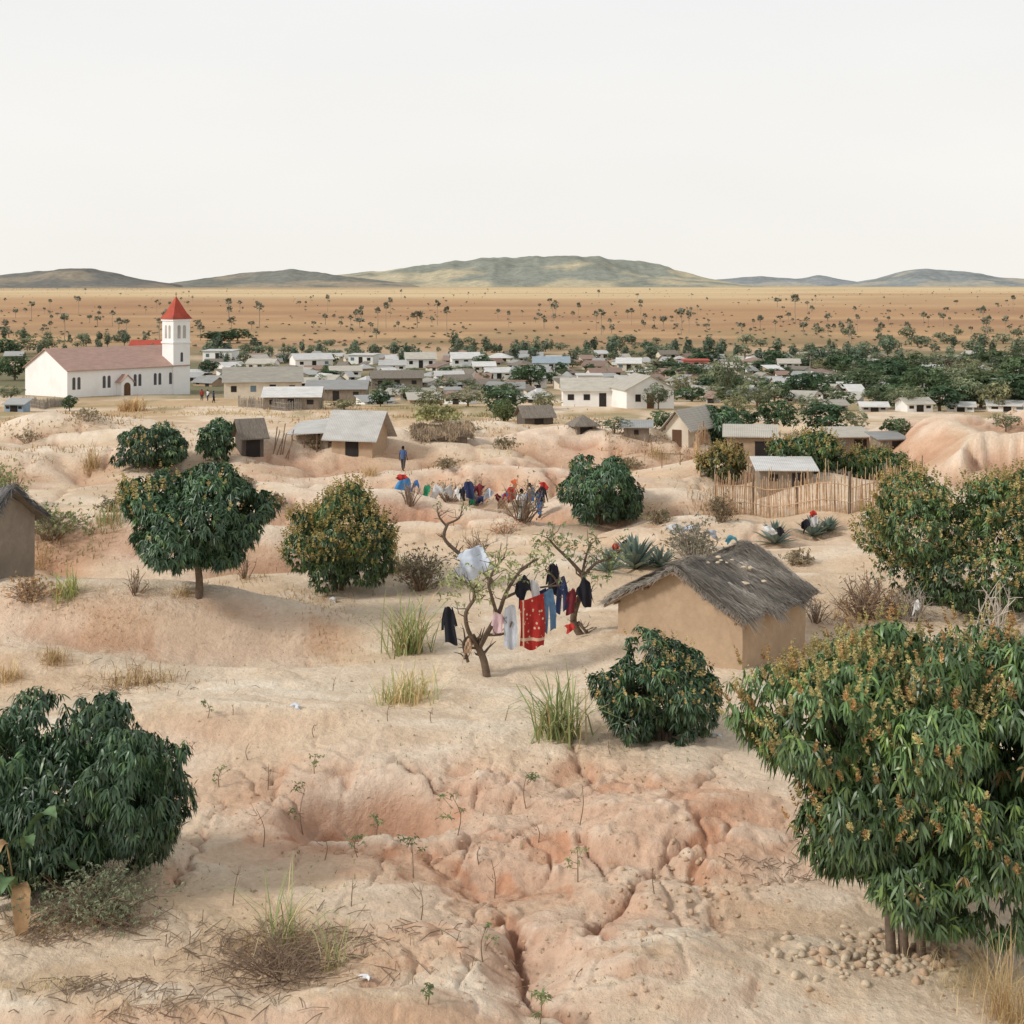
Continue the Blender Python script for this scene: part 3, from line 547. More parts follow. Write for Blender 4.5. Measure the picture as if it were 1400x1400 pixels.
hand=[
 (0,34,478,494,'gable',4,1,0),(270,328,467,494,'flat',0,0,.1),(383,462,480,503,'gable',0,0,.1),(470,522,474,498,'flat',0,0,0),(545,602,478,503,'gable',0,2,0),(608,662,478,502,'gable',0,0,0),
 (722,786,484,508,'gable',0,'b',.1),(640,682,492,509,'gable',1,0,0),(405,512,516,548,'gable',4,1,.12),(492,588,503,531,'gable',4,3,0),(784,828,500,528,'flat',0,0,0),(838,884,486,507,'gable',1,0,0),
 (980,1022,492,512,'gable',1,2,0),(1168,1234,489,506,'hip',0,0,0),(1318,1352,486,504,'flat',0,0,0),(1224,1284,541,563,'gable',0,2,.2),(1172,1222,548,563,'gable',2,0,0),(1050,1112,512,538,'gable',2,0,0),
 (1290,1345,548,563,'gable',0,0,0),(1345,1420,546,563,'gable',0,0,0),(330,384,488,506,'gable',0,2,0),(660,724,520,542,'gable',0,1,.1),(596,660,532,548,'gable',4,3,0),(540,600,528,548,'gable',2,2,-.1),(655,705,500,518,'gable',0,0,0),
 (690,765,498,520,'gable',0,1,0),(1100,1168,545,563,'gable',2,2,.1),(1060,1100,488,505,'gable',0,2,0),(440,500,498,516,'gable',0,2,0),(512,560,490,508,'gable',0,0,0),(0,40,543,563,'shed','bl',1,0),(585,640,505,522,'gable',0,0,.1)]
for x0,x1,yt,yb,kd,wi,ri,yw in hand:
    wn,wm=('pale blue',BLUEW) if wi=='bl' else WALL[wi]; rn,rm=('pale blue tin',T_BLUE) if ri=='b' else ROOF[ri]
    m_=(x1-x0)*.1; o=boxhouse(None,x0+m_,x1-m_,yt+(yb-yt)*.15,yb,kd,wm,rm,yw+U(-.25,.25),wins=2); o['category']='house'; TOWN.append((o,(x0+x1)/2,yb,f'{rn} roof {wn} wall','house'))
occ=[(h_[0]+4,h_[1]-4,h_[2],h_[3]) for h_ in hand]+[(28,268,470,556),(295,440,525,562),(765,920,530,560),(925,975,494,506)]
cnt=0; tries=0
while cnt<265 and tries<16000:
    tries+=1; py=random.choice([U(489,502),U(494,508),U(502,520),U(512,532),U(525,553)]); lo=262 if py<530 else 440
    px=U(lo,1420); k=(py-HZ)/120; wp=U(14,44)*k; hp=U(7,13)*k
    b_=(px-wp/2,px+wp/2,py-hp,py)
    if any(b_[0]<q[1] and b_[1]>q[0] and abs(b_[3]-q[3])<3.2 for q in occ): continue
    if px>1180 and random.random()<.45: continue
    occ.append(b_); cnt+=1
    wn,wm=random.choice([WALL[0],WALL[0],WALL[0],WALL[1],WALL[1],WALL[2],WALL[3],WALL[4]]); rn,rm=random.choice([ROOF[0],ROOF[0],ROOF[1],ROOF[1],ROOF[1],ROOF[2],ROOF[2],ROOF[3],ROOF[4],ROOF[4]])
    o=boxhouse(None,*b_,random.choice(['gable','gable','gable','hip','shed','shed']),wm,rm,U(-.9,.9),dr=U(.5,.9),frac=U(.38,.58),wins=random.choice([0,1,2])); o['category']='house'; TOWN.append((o,px,py,f'{rn} roof {wn} wall','house'))
boxhouse('white house with bright red upper wall in the back of the village',934,970,485,506,'flat',PINKW,REDROOF,0)
boxhouse('bright red roofed building behind the church ridge left of the tower',176,222,465,484,'gable',WHITE,REDROOF,0)
o=boxhouse('cream house with beige pitched roof and dark front veranda right of the church',296,412,502,545,'gable',CREAM,T_BEIGE,.18,frac=.55,wins=3)
lo=o.children[0]; ww=max(v.co.x for v in lo.data.vertices); dd=max(v.co.y for v in lo.data.vertices)
for i in range(5): box_part('veranda_post',WHITE,o,-ww+i*ww/2-.06,-ww+i*ww/2+.06,-dd-1.12,-dd-1.0,-.6,1.75)
mb=MB(); mb.slab([(-ww,-dd-1.25,1.7),(ww,-dd-1.25,1.7),(ww,-dd-.02,2.2),(-ww,-dd-.02,2.2)],(0,0,.06)); mb.build('veranda_roof',T_BEIGE,o)
boxhouse('low shack with bright white roof behind the picket fence',356,438,530,560,'gable',WOOD,T_WHITE,.05)
o=boxhouse('long white house with pale tin roof in the middle of the village front',768,880,517,556,'gable',WHITE,T_BEIGE,.0,dr=.5,frac=.58,wins=4)
mb=MB(); g=hit(880,558); s=g[1]/F; wing=thing('village_house','white gabled wing facing forward at right end of the long white house','house',(g[0],g[1]+2,g[2]),.25)
x=34*s; mb.slab([(-x,-3,-.8),(x,-3,-.8),(x,-3,2.4),(0,-3,4.0),(-x,-3,2.4)],(0,6,0)); mb.build('wall',WHITE,wing)
for sgn in(-1,1):
    mb=MB(); mb.slab([(sgn*(x+.3),-3.3,2.28),(sgn*.002,-3.3,4.02),(sgn*.002,3.2,4.02),(sgn*(x+.3),3.2,2.28)],(0,0,.07)); mb.build('roof_slope',T_BEIGE,wing)
for sx in(-1.6,1.4): box_part('window',DARK,wing,sx-.35,sx+.35,-3.03,-2.9,.9,1.8)
box_part('door',BROWND,wing,-.45,.45,-3.03,-2.9,-.3,1.9)
# ---- church
N=hit(92,544); th=math.radians(47); ch=thing('church','white church with faded red tin roof and red spired bell tower','church',N,th)
CL=21.3; CW=12.4; ce=4.1; cr_=2.9
mb=MB(); mb.slab([(0,0,-1.5),(0,CW,-1.5),(0,CW,ce),(0,CW/2,ce+cr_-.03),(0,0,ce)],(CL,0,0)); mb.build('wall',LIME,ch)
mb=MB(); k=cr_/(CW/2)
mb.slab([(-.3,-.4,ce-.4*k),(CL+.2,-.4,ce-.4*k),(CL+.2,CW/2,ce+cr_),(-.3,CW/2,ce+cr_)],(0,0,.1)); mb.slab([(CL+.2,CW+.4,ce-.4*k),(-.3,CW+.4,ce-.4*k),(-.3,CW/2+.003,ce+cr_),(CL+.2,CW/2+.003,ce+cr_)],(0,0,.1)); mb.build('roof',T_PINK,ch)
def arch(name,parent,mat,ox,oy,oz,w,h,axis,proud=.03):
    pts=[(-w/2,0),(w/2,0),(w/2,h-w/2)]+[(w/2*math.cos(a),h-w/2+w/2*math.sin(a)) for a in np.linspace(.3,math.pi-.3,6)]+[(-w/2,h-w/2)]
    mb=MB()
    if axis=='x': mb.slab([(ox+a,oy,oz+b) for a,b in pts],(0,-proud,0))
    else: mb.slab([(ox,oy+a,oz+b) for a,b in pts],(-proud,0,0))
    return mb.build(name,mat,parent)
for xc in (1.5,6.6,12.0,15.6,18.4):
    for dx in(-.42,.42): arch('window',ch,GLASS,xc+dx,0,1.15,.5,1.85,'x')
pr=MB(); pr.slab([(8.3,-1.4,-1),(10.3,-1.4,-1),(10.3,-1.4,2.1),(9.3,-1.4,3.0),(8.3,-1.4,2.1)],(0,1.38,0)); pr.build('porch',LIME,ch)
for sg in(-1,1):
    mb=MB(); mb.slab([(9.3+sg*1.3,-1.65,1.86),(9.3+sg*.002,-1.65,3.05),(9.3+sg*.002,-.02,3.05),(9.3+sg*1.3,-.02,1.86)],(0,0,.07)); mb.build('porch_roof',T_PINK,ch)
arch('door',ch,BROWND,9.3,-1.42,-.3,1.1,2.2,'x')
tw=3.1; tx=CL-tw/2+.15; ty=tw/2-.25; TH=11.3
mb=MB(); mb.box(tx-tw/2,tx+tw/2,ty-tw/2,ty+tw/2,-1.5,TH); to=mb.build('tower',LIME,ch)
for z in(7.5,TH-.25): 
    mb=MB(); mb.box(tx-tw/2-.15,tx+tw/2+.15,ty-tw/2-.15,ty+tw/2+.15,z,z+.28); mb.build('cornice',LIME,to)
for ax in ('x','y'):
    for dd in(-.5,.5):
        if ax=='x': arch('louvre',to,GREYW,tx+dd,ty-tw/2,8.3,.55,2.1,'x')
        else: arch('louvre',to,GREYW,tx-tw/2,ty+dd,8.3,.55,2.1,'y')
arch('window',to,GLASS,tx,ty-tw/2,4.6,.45,1.5,'x')
mb=MB(); a=tw/2+.3; q_=.66; mb.add([(tx-a,ty-a,TH+.08),(tx+a,ty-a,TH+.08),(tx+a,ty+a,TH+.08),(tx-a,ty+a,TH+.08),(tx-a*q_,ty-a*q_,TH+1.0),(tx+a*q_,ty-a*q_,TH+1.0),(tx+a*q_,ty+a*q_,TH+1.0),(tx-a*q_,ty+a*q_,TH+1.0),(tx,ty,TH+3.7)],
  [(3,2,1,0),(0,1,5,4),(1,2,6,5),(2,3,7,6),(3,0,4,7),(4,5,8),(5,6,8),(6,7,8),(7,4,8)]); sp=mb.build('spire',REDROOF,to)
mb=MB(); mb.box(tx-.03,tx+.03,ty-.03,ty+.03,TH+3.5,TH+4.3); mb.box(tx-.22,tx+.22,ty-.026,ty+.026,TH+3.95,TH+4.01); mb.build('cross',DARK,to)
# ---- middle distance huts
boxhouse('dark weathered timber hut standing alone left of the tin roofed shack',315,361,573,624,'gable',DARKW,THATCH,.5,frac=.6,cat='hut',name='timber_hut',wins=0)
boxhouse('mud shack with worn sheet tin roof standing on the pink mounds',450,528,562,622,'gable',MUD,T_WORN,-.3,frac=.5,wins=0,door=True,cat='house',name='tin_roof_shack',oh=.5)
g=hit(426,620); s=g[1]/F; o=thing('open_shed','open pole lean-to with dark interior joined to left of the tin shack','shed',(g[0],g[1]+1.2,g[2]),-.15); x=25*s; hh=40*s
for a_,b_ in((-x,-1),(-x*.3,-1.05),(x*.4,-1),(-x,1.2)):
    mb=MB(); mb.tube([(a_,b_,-.4),(a_+U(-.05,.05),b_,hh*.72)],.06,6); mb.build('post',TWIG,o)
mb=MB(); mb.slab([(-x-.3,-1.4,hh*.62),(x+.2,-1.4,hh*.72),(x+.2,1.7,hh*1.1),(-x-.3,1.7,hh*.9)],(0,0,.06)); mb.build('roof',T_WORN,o)
box_part('back_wall',DARKW,o,-x,x,1.3,1.45,-.4,hh*.85); box_part('side_wall',WOOD,o,x*.55,x,-.85,-.75,-.4,hh*.68)
for i in range(7):
    a_=-x-U(-.3,1.3); mb=MB(); mb.tube([(0,0,-.1),(U(.1,.5),.5,U(1.0,1.9))],.035,5); t_=mb.build('leaning_pole',TWIG); t_.location=(g[0]+a_,g[1]-.6-U(0,.4),float(H(g[0]+a_,g[1]-.8))); tag(t_,'loose pole leaning against the left end of the open lean-to','pole','poles leaning on the lean-to')
boxhouse('small steep thatched hut left of the long white house front',705,758,555,580,'gable',DARKW,THATCH,.3,frac=.45,cat='hut',name='thatched_hut',wins=0)
boxhouse('tiny thatched hut below the long white house',778,817,568,588,'pyramid',WOOD,THATCH,.3,frac=.45,cat='hut',name='thatched_hut',wins=0)
boxhouse('little shed with grey tin lid right of the tiny thatched hut',850,893,578,601,'shed',WOOD,T_GREY,-.1,frac=.75,cat='shed',name='tin_shed',wins=1,door=False)
g=hit(947,612); s=g[1]/F; o=thing('gabled_house','cream gabled house with steep pale roof at the pole fence','house',(g[0],g[1]+2,g[2]),-.55); x=17*s
mb=MB(); mb.slab([(-x,-2,-.8),(x,-2,-.8),(x,-2,1.35),(0,-2,2.45),(-x,-2,1.35)],(0,4.5,0)); mb.build('wall',CREAM,o)
for sgn in(-1,1):
    mb=MB(); mb.slab([(sgn*(x+.35),-2.35,1.08),(sgn*.002,-2.35,2.48),(sgn*.002,2.8,2.48),(sgn*(x+.35),2.8,1.08)],(0,0,.08)); mb.build('roof_slope',T_BEIGE,o)
box_part('door',BROWND,o,-.35,.35,-2.03,-1.9,-.3,1.2)
boxhouse('square mud shed with pale flat tin roof behind the pole fence',992,1068,586,634,'shed',MUD,T_BEIGE,-.15,frac=.78,cat='shed',name='mud_shed',wins=1)
boxhouse('shed with bright white roof standing inside the reed enclosure',1036,1118,632,668,'shed',WOOD,T_WHITE,-.05,frac=.72,cat='shed',name='tin_shed',wins=1)
boxhouse('timber shed with beige tin roof right of the domed mango',1132,1192,588,618,'shed',WOOD,T_BEIGE,.1,frac=.7,cat='shed',name='tin_shed',wins=1)
boxhouse('pale plank shed at the foot of the red earth bank',1194,1240,594,618,'shed',WOOD,T_GREY,.2,frac=.75,cat='shed',name='tin_shed',wins=1)
# ---- thatched houses with straw geometry
def straw_roof(parent,w,d,e,rise,oh,seed,n,col,th=.12,name='roof',ws=1.):
    r=np.random.default_rng(seed); x=w/2+oh; y=d/2+oh; k=rise/(d/2)
    def rz(u,yy): return e+rise-abs(yy)*k+.07*math.sin(u*1.7+seed)+.05*math.sin(u*4.1+yy*3)-.14*math.cos(u/x*1.4)*(1-abs(yy)/y)
    mb=MB()
    for side in(-1,1):
        mb.grid(lambda a_,b_:(-x+2*x*a_,side*y*b_,rz(-x+2*x*a_,side*y*b_)+th),14,8); mb.grid(lambda a_,b_:(-x+2*x*a_,side*y*b_,rz(-x+2*x*a_,side*y*b_)),14,8)
    for u in(-x,x):
        for side in(-1,1): mb.grid(lambda a_,b_:(u,side*y*b_,rz(u,side*y*b_)+th*a_),1,8)
    for side in(-1,1): mb.grid(lambda a_,b_:(-x+2*x*a_,side*y,rz(-x+2*x*a_,side*y)+th*b_),14,1)
    mb.build(name,THATCH,parent)
    V=[];T=[];Cc=[]; kk=r.uniform(0,6.28,4)
    for side in(-1,1):
        for i in range(n):
            u=r.uniform(-x,x)*1.01; t=r.uniform(0,1.0)**.75; ln=r.uniform(.25,.8)*min(1,y/1.6); wd=r.uniform(.007,.02)*ws
            y0=side*y*(1-t); lay=(y0*2.1+.35*math.sin(u*1.9)+.12*math.sin(u*7))%1.0
            z0=rz(u,y0)+th+r.uniform(-.01,.035)+.11*abs(lay); sk=r.normal()*.3+.25*math.sin(u*2+kk[0])
            dn=np.array([sk,side*1.,-k]); dn/=np.linalg.norm(dn); a=np.array([u,y0,z0]); bb=a+dn*ln+np.array([0,0,r.uniform(-.04,.04)])
            ex=abs(bb[1])-y; lim=.28+.22*math.sin(u*3.3+kk[1])
            if ex>.08: bb[2]-=ex*.6
            if ex>lim: bb=a+dn*ln*.35
            s_=np.array([1,0,0])*wd; n0=len(V); V+=[a-s_,a+s_,bb+s_*.5,bb-s_*.5]; T+=[(n0,n0+1,n0+2),(n0,n0+2,n0+3)]
            ble=max(0,math.sin(u*1.9+kk[3])*math.sin(y0*3.1+kk[1])+.3*math.sin(u*5+y0*4)-.4); sh_=(.82+.28*math.sin(u*1.3+kk[1])*math.sin(y0*2+kk[2])+.8*ble)*(.8+.35*lay); Cc+=[np.array(col)*r.uniform(.55,1.3)*sh_]*4
    for i in range(n//7):
        u=r.uniform(-x,x); a=np.array([u,r.normal()*.08,rz(u,0)+th]); dn=norm(np.array([r.normal()*.6,r.normal(),.25])); bb=a+dn*r.uniform(.12,.4); s_=np.array([.012,.008,0])*ws; n0=len(V); V+=[a-s_,a+s_,bb+s_*.4,bb-s_*.4]; T+=[(n0,n0+1,n0+2),(n0,n0+2,n0+3)]; Cc+=[np.array(col)*r.uniform(.6,1.2)]*4
    for i in range(n//4):
        yy=r.uniform(-y,y); u=(-x if i%2 else x); a=np.array([u,yy,rz(u,yy)+th*r.uniform(.1,1)]); dn=norm(np.array([math.copysign(1,u)*.7,math.copysign(.5,yy)+r.normal()*.4,-.6*k+r.normal()*.2])); bb=a+dn*r.uniform(.08,.34); s_=np.array([.0,.014,.006])*ws; n0=len(V); V+=[a-s_,a+s_,bb+s_*.4,bb-s_*.4]; T+=[(n0,n0+1,n0+2),(n0,n0+2,n0+3)]; Cc+=[np.array(col)*r.uniform(.6,1.2)]*4
    np_mesh('straw',np.array(V),np.array(T),np.array(Cc),STRAW,parent)
g=hit(603,604); s=g[1]/F; ph_=thing('pole_hut','long low brown hut of thatch and poles half sunk behind the mound','hut',(g[0],g[1]+1.3,g[2]-.1),.08); x=34*s
mb=MB(); mb.slab([(-x,-1.1,-.6),(-x,1.1,-.6),(-x,1.1,.5),(-x,0,1.0),(-x,-1.1,.5)],(2*x,0,0)); mb.build('wall',WOOD,ph_)
straw_roof(ph_,2*x,2.2,.5,.62,.3,19,1500,lin(168,146,120),ws=2.)
P0=np.array([7.1,45.1]); Lc=np.array([3.47,47.9]); gv=Lc-P0; gw=np.linalg.norm(gv); gvn=gv/gw; pv=np.array([-gvn[1],gvn[0]])*-1
if pv[1]<0: pv=-pv
hl=4.3; cen2=P0+gv/2+pv*hl/2; hy=math.atan2(pv[1],pv[0]); mh=thing('mud_house','tan mud house with grey thatched roof weighted by pale stones','house',(cen2[0],cen2[1],0),hy)
mb=MB(); x=hl/2; y=gw/2; e_=1.7; rs=1.25
mb.slab([(-x,-y,-.8),(-x,y,-.8),(-x,y,e_),(-x,0,e_+rs-.1),(-x,-y,e_)],(hl,0,0)); w_=mb.build('wall',MUD,mh)
bm=bmesh.new(); bm.from_mesh(w_.data); bmesh.ops.subdivide_edges(bm,edges=bm.edges[:],cuts=9,use_grid_fill=True); bm.to_mesh(w_.data); bm.free()
for v_ in w_.data.vertices:
    q=.03*float(vnoise(np.array([v_.co.x*1.4+v_.co.z]),np.array([v_.co.y*1.4+v_.co.z*1.3]),3)[0]); v_.co.x+=q; v_.co.y+=q
straw_roof(mh,hl,gw,e_,rs,.3,4,9500,lin(166,158,147))
mb=MB()
for i in range(5):
    yy=-y+i*(gw/4)*.98+.02; zz=e_+rs-abs(yy)*rs/y-.18; mb.tube([(-x-.42+i*.01,yy,zz),(-x+.3,yy,zz)],.045,5)
mb.tube([(-x-.34,-y-.3,e_-.28),(-x-.34,0,e_+rs-.12),(-x-.34,y+.3,e_-.28)],.045,5); mb.build('roof_poles',TWIG,mh)
# stones
def stone_mesh(seed,mat):
    bm=bmesh.new(); bmesh.ops.create_icosphere(bm,subdivisions=2,radius=1); r=np.random.default_rng(seed); o3=r.uniform(0,9,3); sc=r.uniform(.65,1.15,3)
    for v in bm.verts:
        n=float(vnoise(np.array([v.co.x*1.3+o3[0]+v.co.z]),np.array([v.co.y*1.3+o3[1]-v.co.z*.7]),seed)[0]); v.co=Vector((v.co.x*sc[0],v.co.y*sc[1],v.co.z*sc[2]*.75))*(1+.28*n)
    me=bpy.data.meshes.new('stone'); bm.to_mesh(me); bm.free(); me.materials.append(mat)
    me.polygons.foreach_set('use_smooth',np.ones(len(me.polygons),bool)); return me
SM=[stone_mesh(i,STONE) for i in range(5)]; SM2=[stone_mesh(20+i,M('brown_stone',lin(196,168,140),var=.2,scale=4)) for i in range(3)]
def stone(p,size,label,group,ms=SM,flat=1.):
    o=bpy.data.objects.new('stone',random.choice(ms)); C.objects.link(o); o.location=p; o.scale=(size*U(.8,1.3),size*U(.8,1.2),size*U(.7,1.)*flat); o.rotation_euler=(0,0,U(0,6.28)); tag(o,label,'stone',group)
cy,sy=math.cos(hy),math.sin(hy)
for i in range(12):
    lx=U(-x*.6,x*.6); ly=-y*U(.1,.75); lz=e_+rs-abs(ly)*rs/y+.2
    stone((cen2[0]+lx*cy-ly*sy,cen2[1]+lx*sy+ly*cy,lz),U(.07,.14),'pale stone weighing down the thatch of the mud house','stones on the thatched roof',SM,.6)
for i in range(170):
    px=random.gauss(1215,75); py=1306+random.gauss(0,17)-(px-1215)*.06; px=max(1060,min(1395,px)); q=hit(px,py); stone((q[0],q[1],q[2]+.02),U(.035,.12),'pale rounded stone scattered around the big mango trunk','stones scattered around the right mango trunk',SM if i%3 else SM2)
for i in range(80):
    px=random.gauss(940,60); py=random.gauss(1205,32); q=hit(px,py); stone((q[0],q[1],q[2]+.01),U(.025,.075),'small brown stone lying on the eroded slope left of the big mango','stones on the eroded slope',SM2)
for i in range(40):
    px=U(640,1050); py=U(1240,1395); q=hit(px,py); stone((q[0],q[1],q[2]+.01),U(.02,.055),'small clod lying by the gullies at the bottom of the slope','clods by the gullies',SM2)
for i in range(18):
    px=U(960,1190); py=U(850,960); 
    if px<1110 and py<930: continue
    q=hit(px,py); stone((q[0],q[1],q[2]+.01),U(.04,.09),'loose pale stone behind the big mango near the mud house','stones near the mud house')
r=np.random.default_rng(8); n=9000; pyv=r.uniform(860,1420,n); pxv=r.uniform(-20,1420,n); Yg=24000/(pyv-HZ); Xg=(pxv-700)/F*Yg
kp=r.uniform(0,1,n)<(.14+.9*erosion(Xg,Yg)*np.clip(.5+fbm(Xg/1.5,Yg/1.5,2,99),0,1)); Xg,Yg=Xg[kp],Yg[kp]; n=len(Xg); Zg=H(Xg,Yg); sz=.012+.045*r.uniform(0,1,n)**3
oc=np.array([[1,0,0],[0,1,0],[-1,0,0],[0,-1,0],[0,0,.7]]); fo=np.array([[0,1,4],[1,2,4],[2,3,4],[3,0,4]])
Vg=np.stack([Xg,Yg,Zg-.003],-1)[:,None,:]+(oc[None]*r.uniform(.6,1.3,(n,5,1)))*sz[:,None,None]; Tg=(fo[None]+(np.arange(n)*5)[:,None,None]).reshape(-1,3)
tag(np_mesh('gravel',Vg.reshape(-1,3),Tg,np.repeat(np.array(lin(212,180,150))[None]*r.uniform(.6,1.1,(n,1)),5,0),STRAW),'fine gravel and crumbs of earth over the near slope','gravel',kind='stuff')
# left edge hut
g=hit(18,792); s=g[1]/F; lh=thing('thatched_hut','dark thatched mud hut cut by the left edge','hut',(g[0]-2.15,g[1]+1.6,g[2]),-.35)
mb=MB(); x2,y2=1.7,1.5; mb.slab([(-x2,-y2,-.8),(-x2,y2,-.8),(-x2,y2,1.95),(-x2,0,2.85),(-x2,-y2,1.95)],(2*x2,0,0)); mb.build('wall',M('grey_mud',lin(150,138,124),var=.15,scale=3,bmp=.04),lh)
straw_roof(lh,2*x2,2*y2,1.95,1.05,.34,9,2600,lin(120,118,116))
mb=MB(); mb.box(x2-.12,x2+.04,-y2-.06,-y2+.06,-.5,1.9); mb.build('corner_post',WOOD,lh)
# ---- fences
def stick_fence(name,label,pts,hpx,step,mat,seed,postmat=WOOD,lean=.06,rr=(.014,.03)):
    random.seed(seed); W=[hit(*q) for q in pts]; root=thing(name,label,'fence',W[0]); o=Vector(W[0]); sc=MB()
    for A,Bq in zip(W[:-1],W[1:]):
        A=Vector(A); B=Vector(Bq); L=(B-A).length; n=int(L/step); ht=hpx*A.y/F
        for i in range(n):
            p=A.lerp(B,(i+U(-.4,.4))/n); z=float(H(p.x,p.y)); h=ht*U(.76,1.1)*(1.22 if random.random()<.12 else 1); r_=U(*rr)
            sc.tube([(p.x-o.x,p.y-o.y+U(-.04,.04),z-o.z-.2),(p.x-o.x+U(-lean,lean),p.y-o.y+U(-lean,lean),z-o.z+h)],[r_,r_*.7],4)
        for t in(.3,.72):
            m=4; mb=MB(); mb.tube([(A.lerp(B,k/m).x-o.x,A.lerp(B,k/m).y-o.y-.07,float(H(A.lerp(B,k/m).x,A.lerp(B,k/m).y))-o.z+ht*t) for k in range(m+1)],.026,5); mb.build('rail',mat,root)
        m=max(1,int(L/2.2))
        for k in range(m+1):
            p=A.lerp(B,k/m); z=float(H(p.x,p.y)); mb=MB(); mb.tube([(p.x-o.x,p.y-o.y+.05,z-o.z-.3),(p.x-o.x+U(-.05,.05),p.y-o.y+.05,z-o.z+ht*U(1.0,1.2))],[.045,.035],6); mb.build('post',postmat,root)
    sc.build('cane_screen',mat,root); return root
REED=M('reed',lin(204,172,138),var=.35,scale=6,bmp=0)
stick_fence('reed_fence','tan reed fence of uneven upright canes along the front of the enclosure',[(978,702),(1030,704),(1090,704),(1160,703)],54,.062,REED,1,lean=.11,rr=(.014,.03))
stick_fence('reed_fence','right hand return of the reed fence bending towards the red bank',[(1163,702),(1210,690),(1262,674)],48,.062,REED,2,lean=.11,rr=(.014,.03))
stick_fence('pole_fence','sparse pole fence running back from the olive mango bush to the cream house',[(958,652),(950,625),(985,608)],28,.11,REED,3,lean=.12)
stick_fence('pole_fence','thin cane fence behind the mud shed at the enclosure back',[(1000,640),(1060,650)],24,.09,REED,4)
stick_fence('picket_fence','grey picket fence in front of the low white roofed shack',[(326,556),(390,562),(442,558)],14,.13,M('grey_picket',lin(162,154,144),var=.25),5,rr=(.03,.06))
stick_fence('picket_fence','grey timber fence at the left foot of the church',[(30,556),(60,560),(86,556)],12,.16,M('grey_picket',lin(150,142,132)),6,rr=(.03,.06))
random.seed(21)
g=Vector(hit(905,640)); o=thing('pole_rack','open rack of thin poles left of the pole fence','rack',tuple(g)); s=g.y/F
for dx in(0,25): mb=MB(); mb.tube([(dx*s,0,-.2),(dx*s,.02,22*s)],.03,5); mb.build('pole',TWIG,o)
mb=MB(); mb.tube([(-4*s,0,20*s),(30*s,0,19*s)],.028,5); mb.build('crossbar',TWIG,o)
# ------------------------------------------------------------------ grasses, saplings, scrub
def blades(bs,ln,lean,wd,col,r):
    n=len(bs); a=r.uniform(0,6.28,n); dh=np.stack([np.cos(a),np.sin(a),0*a],1); sd=np.stack([-np.sin(a),np.cos(a),0*a],1); P=[]
    for k,t in enumerate([0,.4,.75]):
        c=bs+dh*(ln*lean*t**1.6)[:,None]+np.array([0,0,1.])*(ln*(t-.45*lean*t*t))[:,None]; w=(wd*(1-.55*t))[:,None]*.5; P+=[c-sd*w,c+sd*w]
    P.append(bs+dh*(ln*lean)[:,None]+np.array([0,0,1.])*(ln*(1-.6*lean))[:,None])
    V=np.stack(P,1).reshape(-1,3); T=np.array([[0,1,3],[0,3,2],[2,3,5],[2,5,4],[4,5,6]]); return V,(T[None]+(np.arange(n)*7)[:,None,None]).reshape(-1,3),np.repeat(col,7,0)
DRY=lin(214,194,150); DRY2=lin(192,162,120); GRN=lin(170,180,124); GRN2=lin(140,156,104)
def tuft(label,px,py,wpx,hpx,n,cols,seed,name='grass_tuft',wd=.03,cat='grass',kind=None):
    r=np.random.default_rng(seed); P=np.array(hit(px,py)); s=P[1]/F; w=wpx*s; h=hpx*s
    bs=np.stack([r.normal(size=n)*w*.15,r.normal(size=n)*w*.13,np.zeros(n)],1); bs[:,2]=H(bs[:,0]+P[0],bs[:,1]+P[1])-P[2]-.03
    ln=h*r.uniform(.3,1.15,n); cc=np.array(cols)[r.integers(0,len(cols),n)]*r.uniform(.75,1.2,(n,1)); V,T,c=blades(bs,ln,r.uniform(.15,1.1,n),np.full(n,wd),cc,r)
    o=np_mesh(name,V,T,c,STRAW); o.location=P; return tag(o,label,cat,kind=kind)
tuft('tall green reed grass clump behind the laundry tree trunk',560,892,95,105,190,[GRN,GRN2,DRY],1,wd=.045)
tuft('pale dry and green grass clump below the laundry tree',556,958,125,60,260,[DRY,GRN,DRY],2,wd=.03)
tuft('upright pale green grass clump left of the compact mango bush',765,1008,95,112,170,[GRN,GRN2,DRY,GRN],3,wd=.05)
tuft('thin green reed tuft rising from the dry brush heap',385,1290,95,120,60,[GRN,GRN2,DRY],4,wd=.026)
tuft('small green reed tuft right of the brush heap',455,1325,60,85,36,[GRN,DRY],5,wd=.02)
tuft('tall dry straw grass at the bottom right corner',1378,1395,120,150,260,[DRY,DRY2],6,wd=.012)
tuft('dry brown grass tuft on the left dune shoulder',75,905,70,28,160,[DRY2,DRY],7,wd=.022)
tuft('flattened dry grass patch in the hollow left of the dune foot',190,935,170,30,380,[DRY2,DRY,lin(154,126,96)],8,wd=.022,kind='stuff')
tuft('dry tuft at the left edge below the dune shoulder',10,930,60,34,130,[DRY2,DRY],9,wd=.022)
tuft('bright yellow green grass tuft beside the thatched hut at left',95,812,70,45,110,[lin(190,192,118),GRN],10,wd=.035)
tuft('dry grass tuft at the foot of the round dune mango',250,812,50,14,90,[DRY,DRY2],11)
tuft('dry orange bush of grass in front of the church left of tower',180,562,60,26,220,[lin(206,174,128),DRY2],12,wd=.1)
tuft('dry grass clump left of the mud shack mound',125,640,40,40,140,[DRY2,DRY],13,wd=.035)
tuft('weedy grass clump on left slope behind the thatched hut',150,715,80,36,120,[DRY2,GRN2],14,wd=.035)
tuft('dry grass clump on the slope left of the walking person',505,650,40,20,110,[DRY2,DRY],15,wd=.03)
tuft('dry grass clump behind the dark middle mango',900,625,50,22,110,[DRY2,DRY],16,wd=.03)
tuft('dry grass clump in the hollow right of the rounded mango',545,780,60,34,140,[DRY2,DRY,GRN2],17,wd=.025)
